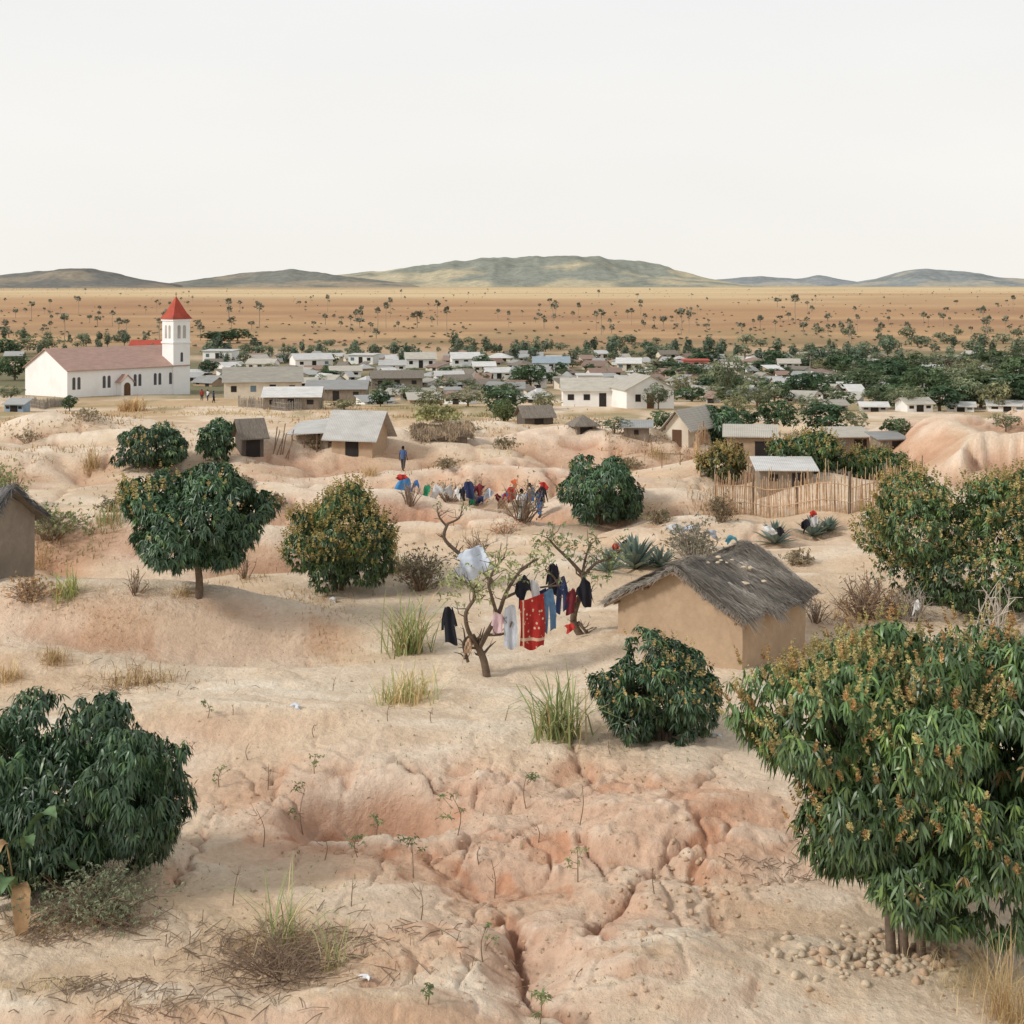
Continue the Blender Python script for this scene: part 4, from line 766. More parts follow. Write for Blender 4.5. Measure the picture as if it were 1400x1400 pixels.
tuft('dry grass clump on the left slope below the weeds',60,770,70,26,120,[DRY2,DRY],18,wd=.025)
def grass_stuff(label,patches,seed,name='dry_grass',thr=-.15):
    r=np.random.default_rng(seed); Ps=[]
    for px,py,rx,ry,n,ln,w,c in patches:
        P=hit(px,py); s=P[1]/F; ryw=ry*P[1]**2/(F*12.); xy=np.stack([P[0]+r.normal(size=n)*rx*s*.55,P[1]+r.normal(size=n)*ryw*.55],1)
        ok=(xy[:,1]>16)&(fbm(xy[:,0]/2.5,xy[:,1]/2.5,2,31)>thr); xy=xy[ok]; n=len(xy)
        bs=np.concatenate([xy,(H(xy[:,0],xy[:,1])-.02)[:,None]],1); cc=np.array(c)[None]*r.uniform(.65,1.2,(n,1)); Ps.append(blades(bs,ln*r.uniform(.4,1.2,n),r.uniform(.3,1.1,n),np.full(n,w),cc,r))
    V,T,c=cat_np(Ps); return tag(np_mesh(name,V,T,c,STRAW),label,'grass',kind='stuff')
grass_stuff('dry straw coloured grass thinly covering parts of the slope',[
 (80,565,140,6,900,.45,.09,DRY2),(350,566,160,6,1000,.45,.09,DRY),(560,566,150,8,1500,.5,.09,DRY2),(650,568,120,8,1300,.5,.1,lin(164,154,108)),(880,600,80,8,500,.45,.07,DRY2),(40,712,90,14,300,.45,.04,DRY2),(100,742,80,10,200,.35,.04,lin(160,156,110)),(60,620,120,12,500,.4,.06,DRY2),(760,575,90,6,500,.5,.09,DRY2),(450,575,80,6,500,.45,.09,DRY2),(1360,570,90,8,700,.5,.09,DRY2),(700,590,160,8,700,.4,.07,DRY2),(300,600,120,10,400,.35,.06,DRY2),
 (980,700,40,10,300,.6,.04,DRY2),(700,615,90,10,400,.3,.05,DRY),(600,640,50,10,260,.3,.04,DRY2),(420,820,60,14,260,.3,.025,DRY2),(380,1300,110,34,420,.35,.012,DRY2),(100,1265,110,20,500,.25,.012,DRY2),(60,1350,80,14,200,.22,.012,DRY),(180,1385,70,10,120,.2,.012,DRY2),(1340,1350,70,30,420,.5,.012,DRY),(1180,850,90,18,300,.4,.03,DRY2),(1020,960,50,20,160,.25,.02,DRY2),(330,790,60,8,200,.3,.03,DRY2),(560,775,60,14,300,.4,.03,lin(168,158,120)),(500,600,50,6,200,.35,.05,DRY),(240,562,60,6,400,.5,.09,DRY2),(400,740,80,20,260,.3,.03,DRY2),(700,740,120,16,300,.35,.03,DRY2),(930,800,60,14,200,.35,.03,DRY2),(450,860,90,20,300,.25,.02,DRY2),(120,840,100,12,260,.22,.02,DRY2),(560,1330,120,40,200,.12,.012,DRY2)],77)
grass_stuff('tiny sparse grey green weeds over the bare slope',[(500,1150,330,110,420,.12,.03,lin(150,156,112)),(800,1050,260,60,200,.12,.03,lin(150,150,106)),(300,900,260,50,160,.14,.03,lin(160,150,110)),(600,800,260,60,260,.18,.04,lin(156,152,110)),(420,660,200,40,260,.25,.05,lin(166,150,112)),(900,660,200,40,240,.25,.05,lin(150,150,108)),(900,1300,200,60,160,.1,.02,lin(160,150,110)),(150,660,160,40,260,.25,.05,lin(150,150,108))],78,'small_weeds',-.5)
def litter(label,patches,seed):
    r=np.random.default_rng(seed); mb=MB()
    for px,py,rx,ry,n in patches:
        P=hit(px,py); s=P[1]/F; ryw=ry*P[1]**2/(F*12.)
        for i in range(n):
            xx=P[0]+r.normal()*rx*s*.55; yy=P[1]+r.normal()*ryw*.55; a=r.uniform(0,3.14); l=r.uniform(.1,.55); dx,dy=math.cos(a)*l/2,math.sin(a)*l/2
            z=float(H(np.array([xx]),np.array([yy]))[0]); mb.tube([(xx-dx,yy-dy,z+.02),(xx,yy,z+r.uniform(.03,.08)),(xx+dx,yy+dy,z+r.uniform(.02,.1))],r.uniform(.005,.011),3,False)
    return tag(mb.build('straw_litter',TWIG),label,'litter',kind='stuff')
litter('broken twigs and straw strewn over the bottom left ground',[(370,1305,120,36,420),(90,1270,120,22,260),(120,1350,80,16,80),(175,940,90,14,120),(1180,840,90,18,160),(1060,1190,60,20,60),(250,1370,160,20,100),(560,1290,200,60,70)],5)
def sapling(label,px,py,hpx,leafy,seed,lc=(132,146,102)):
    r=np.random.default_rng(seed); P=hit(px,py); s=P[1]/F; h=hpx*s; root=thing('sapling',label,'sapling',P); mb=MB(); tips=[]
    top=Vector((r.normal()*.1*h,r.normal()*.05*h,h)); mb.tube(smoothline([(0,0,-.06),(r.normal()*.08*h,0,h*.5),top]),[.014,.006],4); tips.append(top)
    for k in range(5 if leafy else 4):
        t=r.uniform(.35,.95); a=r.uniform(0,6.28); b0=top*t; q=b0+Vector((math.cos(a)*h*.28,math.sin(a)*h*.28,h*r.uniform(.05,.3))); mb.tube([b0,b0.lerp(q,.5)+Vector((0,0,-.02)),q],[.008,.004],3); tips.append(q)
    mb.build('stem',TWIG,root)
    if leafy:
        cen=np.array([tuple(t) for t in tips]); cen=np.concatenate([cen,cen+r.normal(size=cen.shape)*h*.08]); cen=cen[r.uniform(0,1,len(cen))<.85]; V,T,c=leaf_cloud(cen,norm(r.normal(size=(len(cen),3))*.5+np.array([0,0,1.])),5,max(.08,.14*h) if leafy==1 else .13,.035,.6,np.array(lin(*lc))[None]*r.uniform(.7,1.2,(len(cen),1)),r); np_mesh('leaves',V,T,c,MATTE,root)
for i,(px,py,h,lf,wh) in enumerate([(283,982,26,1,'leafy little sapling on the pale rim above the pit, farthest left'),(318,977,14,0,'stub of a bare twig on pale rim beside the leftmost sapling'),(340,1040,24,0,'bare twig standing on the pink slope below the pale rim'),(430,1058,26,1,'leafy sapling on the ridge above the pit left edge'),(366,1080,36,0,'forked bare stem left of the pit'),(415,1142,62,1,'spindly green sapling on the left lip of the pit'),(300,1076,26,1,'small leafy sapling halfway between dark left mango and pit'),(514,1142,26,1,'low leafy sapling inside the pit'),(490,1172,30,1,'leafy sapling just below the pit'),(565,1202,58,1,'drooping green sapling below the right side of the pit'),(575,1258,46,0,'tall bare stick below the drooping green sapling'),(443,1176,36,0,'short bare stick below left of the pit'),(676,1228,54,0,'bare straight stem in the middle of the pink slope'),(660,1312,46,1,'broad leafy sapling beside the bottom gully'),(625,1142,56,1,'pale spindly sapling right of the pit'),(720,1106,46,1,'sapling on the crest straight below the upright grass clump'),(790,1206,46,1,'sapling on pink slope left of the scattered stones'),(792,1128,56,0,'branching dry stem below the compact mango bush'),(895,1222,36,0,'dry stem among the scattered stones'),(735,1152,26,0,'short dry twig at the crack right of the pit'),(835,1032,26,0,'twig just left of the compact mango trunk'),(530,986,22,0,'twig on the rim below the pale grass clump'),(455,945,18,0,'tiny twig on pale ground above the rim'),(590,988,20,0,'twig below right of the pale grass clump'),(360,1158,52,0,'thin leaning stick left below the pit'),(318,1238,54,0,'thin stick right of the dark left mango'),(585,1372,24,1,'small green weed on the bottom pale ledge'),(738,1402,48,2,'bright leafy weed at the bottom edge in the gully'),(430,1008,18,0,'short twig on ridge above the leafy ridge sapling'),(265,1032,18,0,'stub twig right of the dark left mango crown'),(690,985,20,0,'twig left of the upright grass clump'),(480,1238,34,0,'thin stick above the dry brush heap'),(655,1180,24,0,'short stick above the straight bare stem')]):
    sapling(wh,px,py,h,lf,400+i)
def shrub(label,px,py,wpx,hpx,col,n,seed,twig=TWIG,leaves=True,name='scrub_bush',L=.1,W=.05,cat='bush',nt_=26):
    r=np.random.default_rng(seed); P=hit(px,py); s=P[1]/F; w=wpx*s/2; h=hpx*s; root=thing(name,label,cat,P); mb=MB(); tips=[]
    for i in range(nt_):
        a=r.uniform(0,6.28); el=r.uniform(.25,1.4); q=Vector((math.cos(a)*math.cos(el)*w,math.sin(a)*math.cos(el)*w,math.sin(el)*h))*r.uniform(.6,1.1); b0=Vector((q.x*.35*r.uniform(0,1),q.y*.2,-.08)); m=b0.lerp(q,.55)+Vector((r.normal()*.1*w,r.normal()*.1*w,.1*h)); pl_=smoothline([b0,m,q]); r0=max(.008,.02*h); mb.tube(pl_,[r0,r0*.3],4,False)
        for k in range(3):
            c=pl_[int(len(pl_)*r.uniform(.4,.95))-1]; e=c+Vector((r.normal()*.22*w,r.normal()*.22*w,abs(r.normal())*.16*h)); mb.tube([c,c.lerp(e,.5)+Vector((0,0,.03)),e],[r0*.45,r0*.18],3,False); tips.append(e)
        tips.append(q)
    mb.build('branches',twig,root)
    if leaves:
        cen=np.array([tuple(tips[k]) for k in r.integers(0,len(tips),n)])+r.normal(size=(n,3))*np.array([w,w,h])*.12; cen[:,2]=np.maximum(cen[:,2],.0); V,T,c=leaf_cloud(cen,norm(r.normal(size=(n,3))+np.array([0,0,.8])),5,L,W,.1,np.array(col)[None]*r.uniform(.65,1.3,(n,1)),r); np_mesh('leaves',V,T,c,MATTE,root)
    return root
GG=lin(142,146,120)
shrub('grey green herb mat under the dark left mango tree',135,1252,200,60,lin(132,142,114),1000,1,L=.07,W=.025,nt_=60)
shrub('dry branch heap at the bottom left below the pit',385,1330,240,60,DRY2,60,2,leaves=False,name='brush_heap',cat='brush',nt_=60)
shrub('grey tangle of dry branches behind the mud house roof',948,768,105,52,lin(142,140,118),500,3,GREYTWIG,L=.12,W=.05,nt_=50)
shrub('dark scrubby bush between the rounded mango and bare laundry tree',575,805,95,52,lin(126,122,102),380,4,L=.12,nt_=50)
shrub('dry thorny scrub left of the reed fence',985,712,50,32,lin(136,126,100),220,5,L=.12,nt_=40)
shrub('leafless branch pile at the right of the mud house',1180,845,110,60,DRY2,140,6,TWIG,L=.1,nt_=60,name='brush_heap',cat='brush')
shrub('bare grey branches right of the leafless branch pile',1250,850,90,50,DRY2,60,7,GREYTWIG,leaves=False,name='brush_heap',cat='brush',nt_=36)
shrub('bleached bare branches at the right edge under the wide mango',1365,880,90,85,DRY2,60,8,M('bleached_twig',lin(184,174,160)),leaves=False,name='dead_bush',cat='bush',nt_=22)
shrub('leafy weed patch on left slope above the thatched hut',70,735,120,44,lin(146,156,108),420,9,L=.13,W=.06,nt_=40)
shrub('pale green weeds at the left edge near the mounds',10,690,60,50,lin(152,162,114),300,10,L=.14,W=.07,nt_=30)
shrub('twiggy low bush left of the round dune mango',185,812,55,42,DRY2,60,11,leaves=False,nt_=16,name='dead_bush')
shrub('twiggy bush under the round dune mango right side',335,790,50,36,DRY2,60,12,leaves=False,nt_=16,name='dead_bush')
shrub('dry weeds at foot of the left thatched hut',40,820,90,32,DRY2,200,13,L=.1,nt_=40)
shrub('bare shrub hung with washing, left of the laundry row',560,690,40,36,GG,60,14,leaves=False,nt_=24,name='dead_bush')
shrub('bare shrub under the pale washing in laundry row',612,686,60,32,GG,80,15,nt_=30,name='dead_bush')
shrub('bare shrub under the dark washing in laundry row',652,690,50,36,GG,80,16,nt_=30,name='dead_bush')
shrub('bare shrub at the right end of laundry row',715,712,80,52,GG,100,17,nt_=44,name='dead_bush')
shrub('bare twigs right of the bare twisted laundry tree',655,760,60,40,DRY2,40,18,leaves=False,nt_=24,name='dead_bush')
shrub('thorn scrub below the laundry row',690,730,70,20,DRY2,80,19,nt_=26)
shrub('green weedy bush at the foot of the tin roofed shack',600,575,70,20,lin(142,148,106),300,20,L=.3,W=.14,nt_=20)
shrub('olive bush left of the tiny thatched hut',690,576,40,26,lin(124,136,94),300,21,L=.3,W=.14,nt_=20)
shrub('pale dry twigs at the base of the mud house right wall',1115,850,60,36,DRY2,60,23,leaves=False,name='dead_bush',nt_=24)
shrub('dry shrub in front of the wide right mango',1225,842,70,38,DRY2,90,24,nt_=30,name='dead_bush')
for i,(px,py,w,h,lb) in enumerate([(40,605,50,18,'low grey shrub on the far left red mound'),(150,700,40,18,'small grey shrub left of the spreading dark mango'),(335,665,36,14,'small dry shrub on the hump below the timber hut'),(610,640,46,14,'dry shrub on the hump right of the walking person'),(690,612,50,14,'low shrub on the crest below the sunken pole hut'),(860,640,40,14,'little shrub right of the dark middle mango'),(900,715,50,20,'dry shrub between the middle mango and grey tangle'),(1090,770,46,18,'dry shrub behind the thatched roof end'),(430,614,40,12,'dry shrub at the foot of the open lean-to'),(380,690,34,14,'dry twig shrub left of the rounded mango'),(120,575,60,16,'olive shrub on the crest of the far left mound'),(640,592,60,14,'dry shrub right of the sunken pole hut')]):
    shrub(lb,px,py,w,h,lin(146,138,110),120,60+i,L=.16,W=.06,nt_=22)
def broadleaf(label,px,py,n,L,seed):
    r=np.random.default_rng(seed); P=hit(px,py); root=thing('broad_leaf_plant',label,'plant',P)
    for i in range(n):
        a=i*2.4+.5; h0=L*r.uniform(.2,.7); l=L*r.uniform(.4,.7); dh=Vector((math.cos(a),math.sin(a),0)); sd=Vector((-dh.y,dh.x,0)); w=l*.12; mb=MB(); up=r.uniform(.9,1.7) if i%3 else r.uniform(.1,.4); tw=r.uniform(-.6,.6)
        b0=Vector((dh.x*.06,dh.y*.06,-.05)); b1=b0+dh*.10*L+Vector((0,0,h0)); mb.tube([b0,b0.lerp(b1,.5)-dh*.03,b1],[.025,.014],5)
        def fn(u,v): 
            k=math.sin(math.pi*min(1,.05+v*.95))**.6; q=b1+dh*l*(v*.62)+Vector((0,0,l*(up*v-1.0*v*v)))+sd*((u-.5)*2*w*k)
            return (q.x+.01*math.sin(v*20),q.y,q.z+abs(u-.5)*w*.6+tw*(u-.5)*w*k+.018*math.sin(v*22+u*4))
        mb.grid(fn,4,14); mb.build('leaf',M('broad_leaf' if i%3 else 'withered_leaf',lin(98,122,84) if i%3 else lin(172,138,100),rough=.5,var=.3,scale=6,bmp=0),root,True)
broadleaf('broad leaved plant with withered brown leaves at the left edge',26,1246,17,2.3,3)
def agave(label,px,py,wpx,seed,n=38,col=(126,142,130)):
    r=np.random.default_rng(seed); P=hit(px,py); s=P[1]/F; l=wpx*s*.6; V=[];T=[];Cc=[]
    for i in range(n):
        a=i*2.4; el=r.uniform(.15,1.4); d=np.array([math.cos(a)*math.cos(el),math.sin(a)*math.cos(el),math.sin(el)]); sd=norm(np.cross(d,[0,0,1.])); u=np.cross(sd,d); c=np.array(lin(*col))*r.uniform(.7,1.25); w=l*.085; n0=len(V)
        for t,k in((0,.7),(.45,1.),(.8,.6)): V+=[d*l*t-sd*w*k+u*w*.5*k,d*l*t+u*0,d*l*t+sd*w*k+u*w*.5*k]
        V.append(d*l*r.uniform(.95,1.1)+np.array([0,0,-.05*l]))
        for q in(0,3): T+=[(n0+q,n0+q+1,n0+q+4),(n0+q,n0+q+4,n0+q+3),(n0+q+1,n0+q+2,n0+q+5),(n0+q+1,n0+q+5,n0+q+4)]
        T+=[(n0+6,n0+7,n0+9),(n0+7,n0+8,n0+9)]; Cc+=[c]*10
    o=np_mesh('agave',np.array(V),np.array(T),np.array(Cc),LEAF); o.location=P; return tag(o,label,'agave')
agave('left agave of the three below the reed fence',1060,744,58,1); agave('middle agave below the reed fence draped with dark washing',1112,734,54,2); agave('agave with white cloth just left of the wide right mango',1190,722,40,3); agave('small agave right behind the middle one',1134,726,38,4)
agave('large agave clump left of grey branch tangle behind the mud house',868,778,84,5,46); agave('smaller agave left of the large clump near the laundry tree',832,782,58,6); agave('agave rosette between the large clump and the grey tangle',902,776,54,7)
# ------------------------------------------------------------------ laundry trees
def laundry_tree(label,bpx,limbs,tufts,seed,col=(160,170,124)):
    r=np.random.default_rng(seed); P=Vector(hit(*bpx)); Y=P.y; root=thing('bare_laundry_tree',label,'tree',tuple(P)); mb=MB(); tips=[]
    for pts,r0,r1 in limbs:
        q=[Vector(pw(a,b_,Y+c))-P for a,b_,c in pts]; ln=smoothline(q,4); mb.tube(ln,[r0,r1],7); 
        for k in range(len(ln)//2+3):
            i=int(r.uniform(.3,1)*(len(ln)-1)); b0=ln[i]; l=r.uniform(.25,.7); d=Vector((r.normal(),r.normal()*.7,abs(r.normal())*.8+.3)).normalized(); e=b0+d*l; m=b0.lerp(e,.5)+Vector((r.normal()*.06,r.normal()*.06,r.normal()*.06)); mb.tube([b0,m,e],[r1*.6,.008],4,False); tips.append(e)
            if r.uniform()<.6: e2=m+Vector((r.normal(),r.normal(),.6)).normalized()*l*.5; mb.tube([m,e2],[.012,.005],3,False); tips.append(e2)
        tips.append(ln[-1])
    mb.build('trunk',BARK,root,True); cen=[]
    for a,b_,c,rad,n in tufts:
        q=np.array(Vector(pw(a,b_,Y+c))-P); cen.append(q+r.normal(size=(n,3))*rad*.6)
    cen=np.concatenate(cen); m=len(cen); V,T,c=leaf_cloud(cen,norm(r.normal(size=(m,3))+np.array([0,0,1.])),5,.15,.06,.25,np.array(lin(*col))[None]*r.uniform(.65,1.2,(m,1)),r); np_mesh('leaves',V,T,c,MATTE,root); return Y
YA=laundry_tree('gnarled laundry tree in the centre with washing on its branches',(662,924),[
 ([(666,928,0),(661,902,0),(652,882,.05),(645,868,.1)],.13,.09),([(654,886,0),(640,862,-.2),(637,838,-.3),(649,816,-.2),(641,799,0),(622,790,.1)],.08,.035),([(656,884,0),(668,862,.1),(682,838,.2),(690,815,.2),(701,795,.3),(716,776,.3),(736,764,.3)],.09,.03),
 ([(680,842,.2),(672,815,-.3),(668,795,-.4),(678,775,-.4),(690,762,-.4)],.06,.025),([(689,818,.2),(712,808,.4),(740,803,.6),(766,800,.8)],.05,.025),([(646,868,.1),(634,880,.1),(640,905,.2)],.07,.05),([(664,868,.1),(690,866,.0),(700,850,-.1)],.05,.025)],
 [(632,793,0,.45,38),(655,808,-.2,.4,28),(700,780,.2,.4,28),(688,764,-.4,.4,24),(735,764,.3,.3,16),(610,800,.1,.35,18),(672,790,0,.4,24)],1)
YB=laundry_tree('second laundry tree behind, hung with dark clothes',(792,868),[
 ([(796,872,0),(784,850,0),(789,825,.1),(799,802,.1),(795,782,.1)],.13,.08),([(796,785,.1),(778,765,0),(760,748,-.1),(748,734,-.1)],.07,.025),([(797,788,.1),(815,770,.2),(832,764,.3),(850,752,.3)],.06,.025),([(796,790,.1),(800,765,.3),(808,742,.4)],.06,.025),([(789,826,.1),(770,812,-.2),(758,790,-.3),(745,778,-.3)],.06,.025),([(790,850,0),(800,862,-.1),(803,868,-.1)],.06,.04)],
 [(750,736,-.1,.45,38),(776,752,0,.4,28),(806,744,.4,.4,26),(832,768,.3,.45,30),(742,775,-.3,.4,24),(850,752,.3,.35,18),(812,790,.2,.35,16)],2)
YC=laundry_tree('bare twisted grey laundry tree holding the pale shirt',(676,800),[
 ([(678,806,0),(664,784,0),(642,768,0),(622,752,0),(607,735,0),(612,716,0)],.1,.06),([(611,720,0),(600,706,0),(598,692,.1)],.05,.02),([(612,716,0),(628,708,0),(632,692,0)],.05,.02),([(640,768,0),(652,752,0),(668,745,.1)],.05,.02)],[(600,692,.1,.25,6),(630,690,0,.25,5)],3)
# ------------------------------------------------------------------ clothes
CM={}
def cmat(name,c,pattern=None,c2=(235,230,220)):
    if name in CM: return CM[name]
    m,nt,b,o=newmat('cloth_'+name); v=nt.nodes.new('ShaderNodeTexCoord').outputs['Generated']; base_=lin(*c); n=noise(nt,v,5,4); cc=mixc(nt,ramp(nt,n,.3,.7),tuple(x*.8 for x in base_),tuple(min(.9,x*1.15) for x in base_))
    if pattern=='print':
        vo=nt.nodes.new('ShaderNodeTexVoronoi'); vo.inputs['Scale'].default_value=9; mp=nt.nodes.new('ShaderNodeMapping'); mp.inputs['Scale'].default_value=(.7,.02,1.3); nt.links.new(v,mp.inputs[0]); nt.links.new(mp.outputs[0],vo.inputs['Vector'])
        cc=mixc(nt,ramp(nt,vo.outputs['Distance'],.3,.2),cc,lin(*c2,.8))
        sx=nt.nodes.new('ShaderNodeSeparateXYZ'); nt.links.new(v,sx.inputs[0])
        for ax,lo in(('Z',.2),('X',.14)):
            ab=nt.nodes.new('ShaderNodeMath'); ab.operation='SUBTRACT'; nt.links.new(sx.outputs[ax],ab.inputs[0]); ab.inputs[1].default_value=lo
            a2=nt.nodes.new('ShaderNodeMath'); a2.operation='ABSOLUTE'; nt.links.new(ab.outputs[0],a2.inputs[0]); cc=mixc(nt,ramp(nt,a2.outputs[0],.03,.022),cc,lin(*c2,.75))
    elif pattern in('check','stripe'):
        ck=nt.nodes.new('ShaderNodeTexChecker') if pattern=='check' else nt.nodes.new('ShaderNodeTexWave'); ck.inputs['Scale'].default_value=7 if pattern=='check' else 2.2
        mp=nt.nodes.new('ShaderNodeMapping'); mp.inputs['Scale'].default_value=(1,.001,1); nt.links.new(v,mp.inputs[0]); nt.links.new(mp.outputs[0],ck.inputs['Vector'])
        if pattern=='stripe': ck.bands_direction='Z'
        cc=mixc(nt,ck.outputs['Fac'],cc,lin(*c2,.85))
    nt.links.new(cc,b.inputs['Base Color']); b.inputs['Roughness'].default_value=.95; b.inputs['Specular IOR Level'].default_value=.1; CM[name]=m; return m
def garment(name,label,kind,px,py,wpx,hpx,Y,mat,rz=0.,cat='clothing',seed=0,bunch=.3):
    r=np.random.default_rng(seed+int(px*7+py)); P=pw(px,py,Y); s=Y/F; w=wpx*s; h=hpx*s; mb=MB(); ph=r.uniform(0,6,6); kf=r.uniform(9,14)/w
    tilt=r.normal()*.12*min(1,bunch*2)
    def strip(xt,xb,wt,wb,zt,zb,a=1.):
        def fn(u,v):
            gz=abs(zt+(zb-zt)*v)/h
            sq=1-bunch*math.exp(-gz*3.2); x=(xt+(xb-xt)*v)+(u-.5)*(wt+(wb-wt)*v); f=math.sin(x*kf+ph[0])*.08*w*(.35+.65*v)*a+math.sin(v*7+x*kf*.4+ph[1])*.025*w
            return (x*sq+.03*w*math.sin(gz*5+ph[2])+tilt*gz*w,f+.03*w*math.sin(v*5),zt+(zb-zt)*v-.10*h*(u-.5)*tilt*4-.06*h*math.sin(u*math.pi+ph[4])*(1-v)+.05*h*math.sin(x*kf*.7+ph[2])*v)
        mb.grid(fn,10,10)
    if kind=='sheet': strip(0,0,w,w*.93,0,-h)
    elif kind=='shirt': strip(0,0,w*.62,w*.68,0,-h); strip(-.34*w,-.42*w,w*.22,w*.15,-.02*h,-.6*h); strip(.34*w,.4*w,w*.22,w*.15,-.02*h,-.5*h)
    elif kind=='trousers': strip(0,0,w*.8,w*.9,0,-.32*h); strip(-.23*w,-.27*w,w*.44,w*.36,-.31*h,-h); strip(.23*w,.27*w,w*.44,w*.36,-.31*h,-.96*h)
    elif kind=='drape':
        def fn(u,v):
            t=(v-.5)*2; uu=u-.5; wid=w*(.62+.38*abs(t)+.12*math.sin(t*3+ph[0])); x=uu*wid+.14*w*t*math.sin(ph[5])
            hh=h*(.62+.30*math.sin(uu*4.5+ph[1]+(1.7 if t<0 else 0))+(.14 if t<0 else -.1)); z=-abs(t)**1.15*hh-.22*h*(2*uu)**2*(.4+.6*math.cos(ph[3])**2)+.10*h*uu*math.sin(ph[4])
            y=math.copysign(.12*w*min(1,abs(t)*2.5),t)
            return (x,y+.07*w*math.sin(x*kf+ph[1]+t)+.04*w*math.sin(z*9/h+ph[2]),z+.05*h*math.sin(x*kf*.9+t*3+ph[0]))
        mb.grid(fn,14,16)
    o=mb.build(name,mat,None,True); o.location=P; o.rotation_euler=(0,0,rz); return tag(o,label,cat)
BLK=cmat('black',(44,44,50)); NAV=cmat('navy',(56,66,98)); RED=cmat('red',(184,62,56)); WHT=cmat('white',(222,222,222)); LBL=cmat('pale_blue',(204,214,228)); JEA=cmat('denim',(98,130,160)); PRT=cmat('red_print',(164,52,48),'print',(226,194,166)); GRY=cmat('grey',(186,190,198)); PNK=cmat('pink',(214,184,188)); ORG=cmat('orange',(214,112,76)); BLU=cmat('blue',(72,122,184)); GRNC=cmat('green',(58,138,104)); TEA=cmat('teal',(86,150,168)); GIN=cmat('gingham',(78,114,190),'check'); BRN=cmat('brown_check',(154,116,92),'check',(190,172,146)); FLAG=cmat('blue_red_band',(80,146,202)); MAR=cmat('maroon',(114,50,56)); LGR=cmat('light_grey',(200,200,200))
garment('shirt','pale blue and white shirt thrown over the bare twisted tree','drape',648,746,50,46,YC-.3,LBL,.3)
garment('jacket','black jacket hung from the left branch of the central laundry tree','shirt',614,832,26,48,YA-.2,BLK,bunch=.5)
garment('wrap_cloth','red printed wrap cloth with pale ornament hanging from central laundry tree','sheet',728,816,36,70,YA,PRT,.1,'cloth',bunch=.08)
garment('trousers','blue jeans hanging just right of the red printed cloth','trousers',750,808,22,56,YA+.3,JEA,bunch=.3)
garment('towel','white grey towel hanging left of the red printed cloth','sheet',698,830,20,56,YA-.1,GRY,0,'cloth',bunch=.3)
garment('top','small pink top hanging left of the white grey towel','shirt',681,838,20,28,YA-.1,PNK)
garment('shirt','black shirt over the branch above the red printed cloth','drape',716,788,22,38,YA+.2,BLK)
garment('shirt','white undershirt beside the black shirt above red cloth','shirt',731,794,18,26,YA+.3,WHT,bunch=.5)
garment('shirt','navy shirt hanging above the blue jeans','shirt',742,806,22,26,YA+.6,NAV)
garment('shirt','black shirt at the upper left of second laundry tree','shirt',757,772,22,42,YB-.3,BLK,bunch=.5)
garment('trousers','dark navy trousers in the middle of second laundry tree','trousers',768,790,20,48,YB-.3,NAV,bunch=.5)
garment('shirt','black blouse at the right of second laundry tree','drape',800,790,22,38,YB-.2,BLK)
garment('shirt','dark maroon shirt low in the second laundry tree','shirt',781,806,18,34,YB-.3,MAR,bunch=.5)
garment('cloth','small red and orange rag at the foot of second laundry tree','drape',780,852,14,12,YB-.6,RED,0,'cloth')
garment('cloth','small khaki cloth hanging beside the central laundry tree trunk','drape',640,872,14,28,YA-.2,BRN,0,'cloth')
YL=hit(640,692)[1]; random.seed(33)
row=[('towel','blue towel at the left end of laundry row','sheet',552,654,26,20,FLAG),('cloth','red band of cloth on top of the blue towel','drape',550,645,16,10,RED),('cloth','small blue cloth right next to the left end towel','drape',569,655,12,18,BLU),('shirt','green shirt in the left half of laundry row','shirt',584,661,20,19,GRNC),('shirt','white shirt right of the green one in laundry row','drape',598,662,22,20,WHT),('cloth','light grey cloth right of the white shirt in laundry row','drape',613,663,16,16,LGR),('cloth','small white rag near the middle of laundry row','drape',625,668,14,14,WHT),('shirt','navy shirt in the middle of laundry row','shirt',641,658,20,24,NAV),('shirt','maroon shirt right of the navy shirt in laundry row','drape',655,662,18,20,MAR),('cloth','pale blue cloth beside the maroon shirt in laundry row','drape',668,664,14,16,LBL),('cloth','brown checked cloth low in the right half of laundry row','sheet',688,682,20,17,BRN),('cloth','blue gingham cloth hanging lowest in laundry row','sheet',693,698,14,22,GIN),('shirt','red shirt at the right cluster of laundry row','drape',699,664,18,20,RED),('cloth','orange scarf at the top of the right cluster','drape',704,655,12,12,ORG),('shirt','blue shirt in the right cluster','shirt',726,666,18,24,BLU),('shirt','black shirt at the right end of laundry row','drape',741,668,18,22,BLK),('cloth','small red cloth on top at the right end of laundry row','drape',743,657,12,12,RED),('cloth','teal cloth below the blue shirt in laundry row','drape',729,694,14,16,TEA),
 ('cloth','black cloth between the pale and navy washing','drape',633,666,12,16,BLK),('cloth','navy cloth low under the maroon shirt','drape',657,676,14,12,NAV),('cloth','grey cloth at the foot of the green shirt','drape',590,674,16,10,GRY),('cloth','maroon cloth left of the brown checked cloth','drape',680,672,12,14,MAR),('cloth','blue cloth over the brown checked cloth','drape',692,672,12,12,BLU),('cloth','white rag left of the blue towel end','drape',543,672,10,10,WHT),('cloth','white cloth low beside the gingham cloth','drape',703,690,14,18,WHT),('cloth','dark green cloth low under the navy shirt','drape',645,680,14,10,GRNC),('cloth','light blue cloth low at the left end of laundry row','drape',562,674,16,10,LBL),('cloth','black cloth top of the right cluster','drape',724,657,11,12,BLK)]
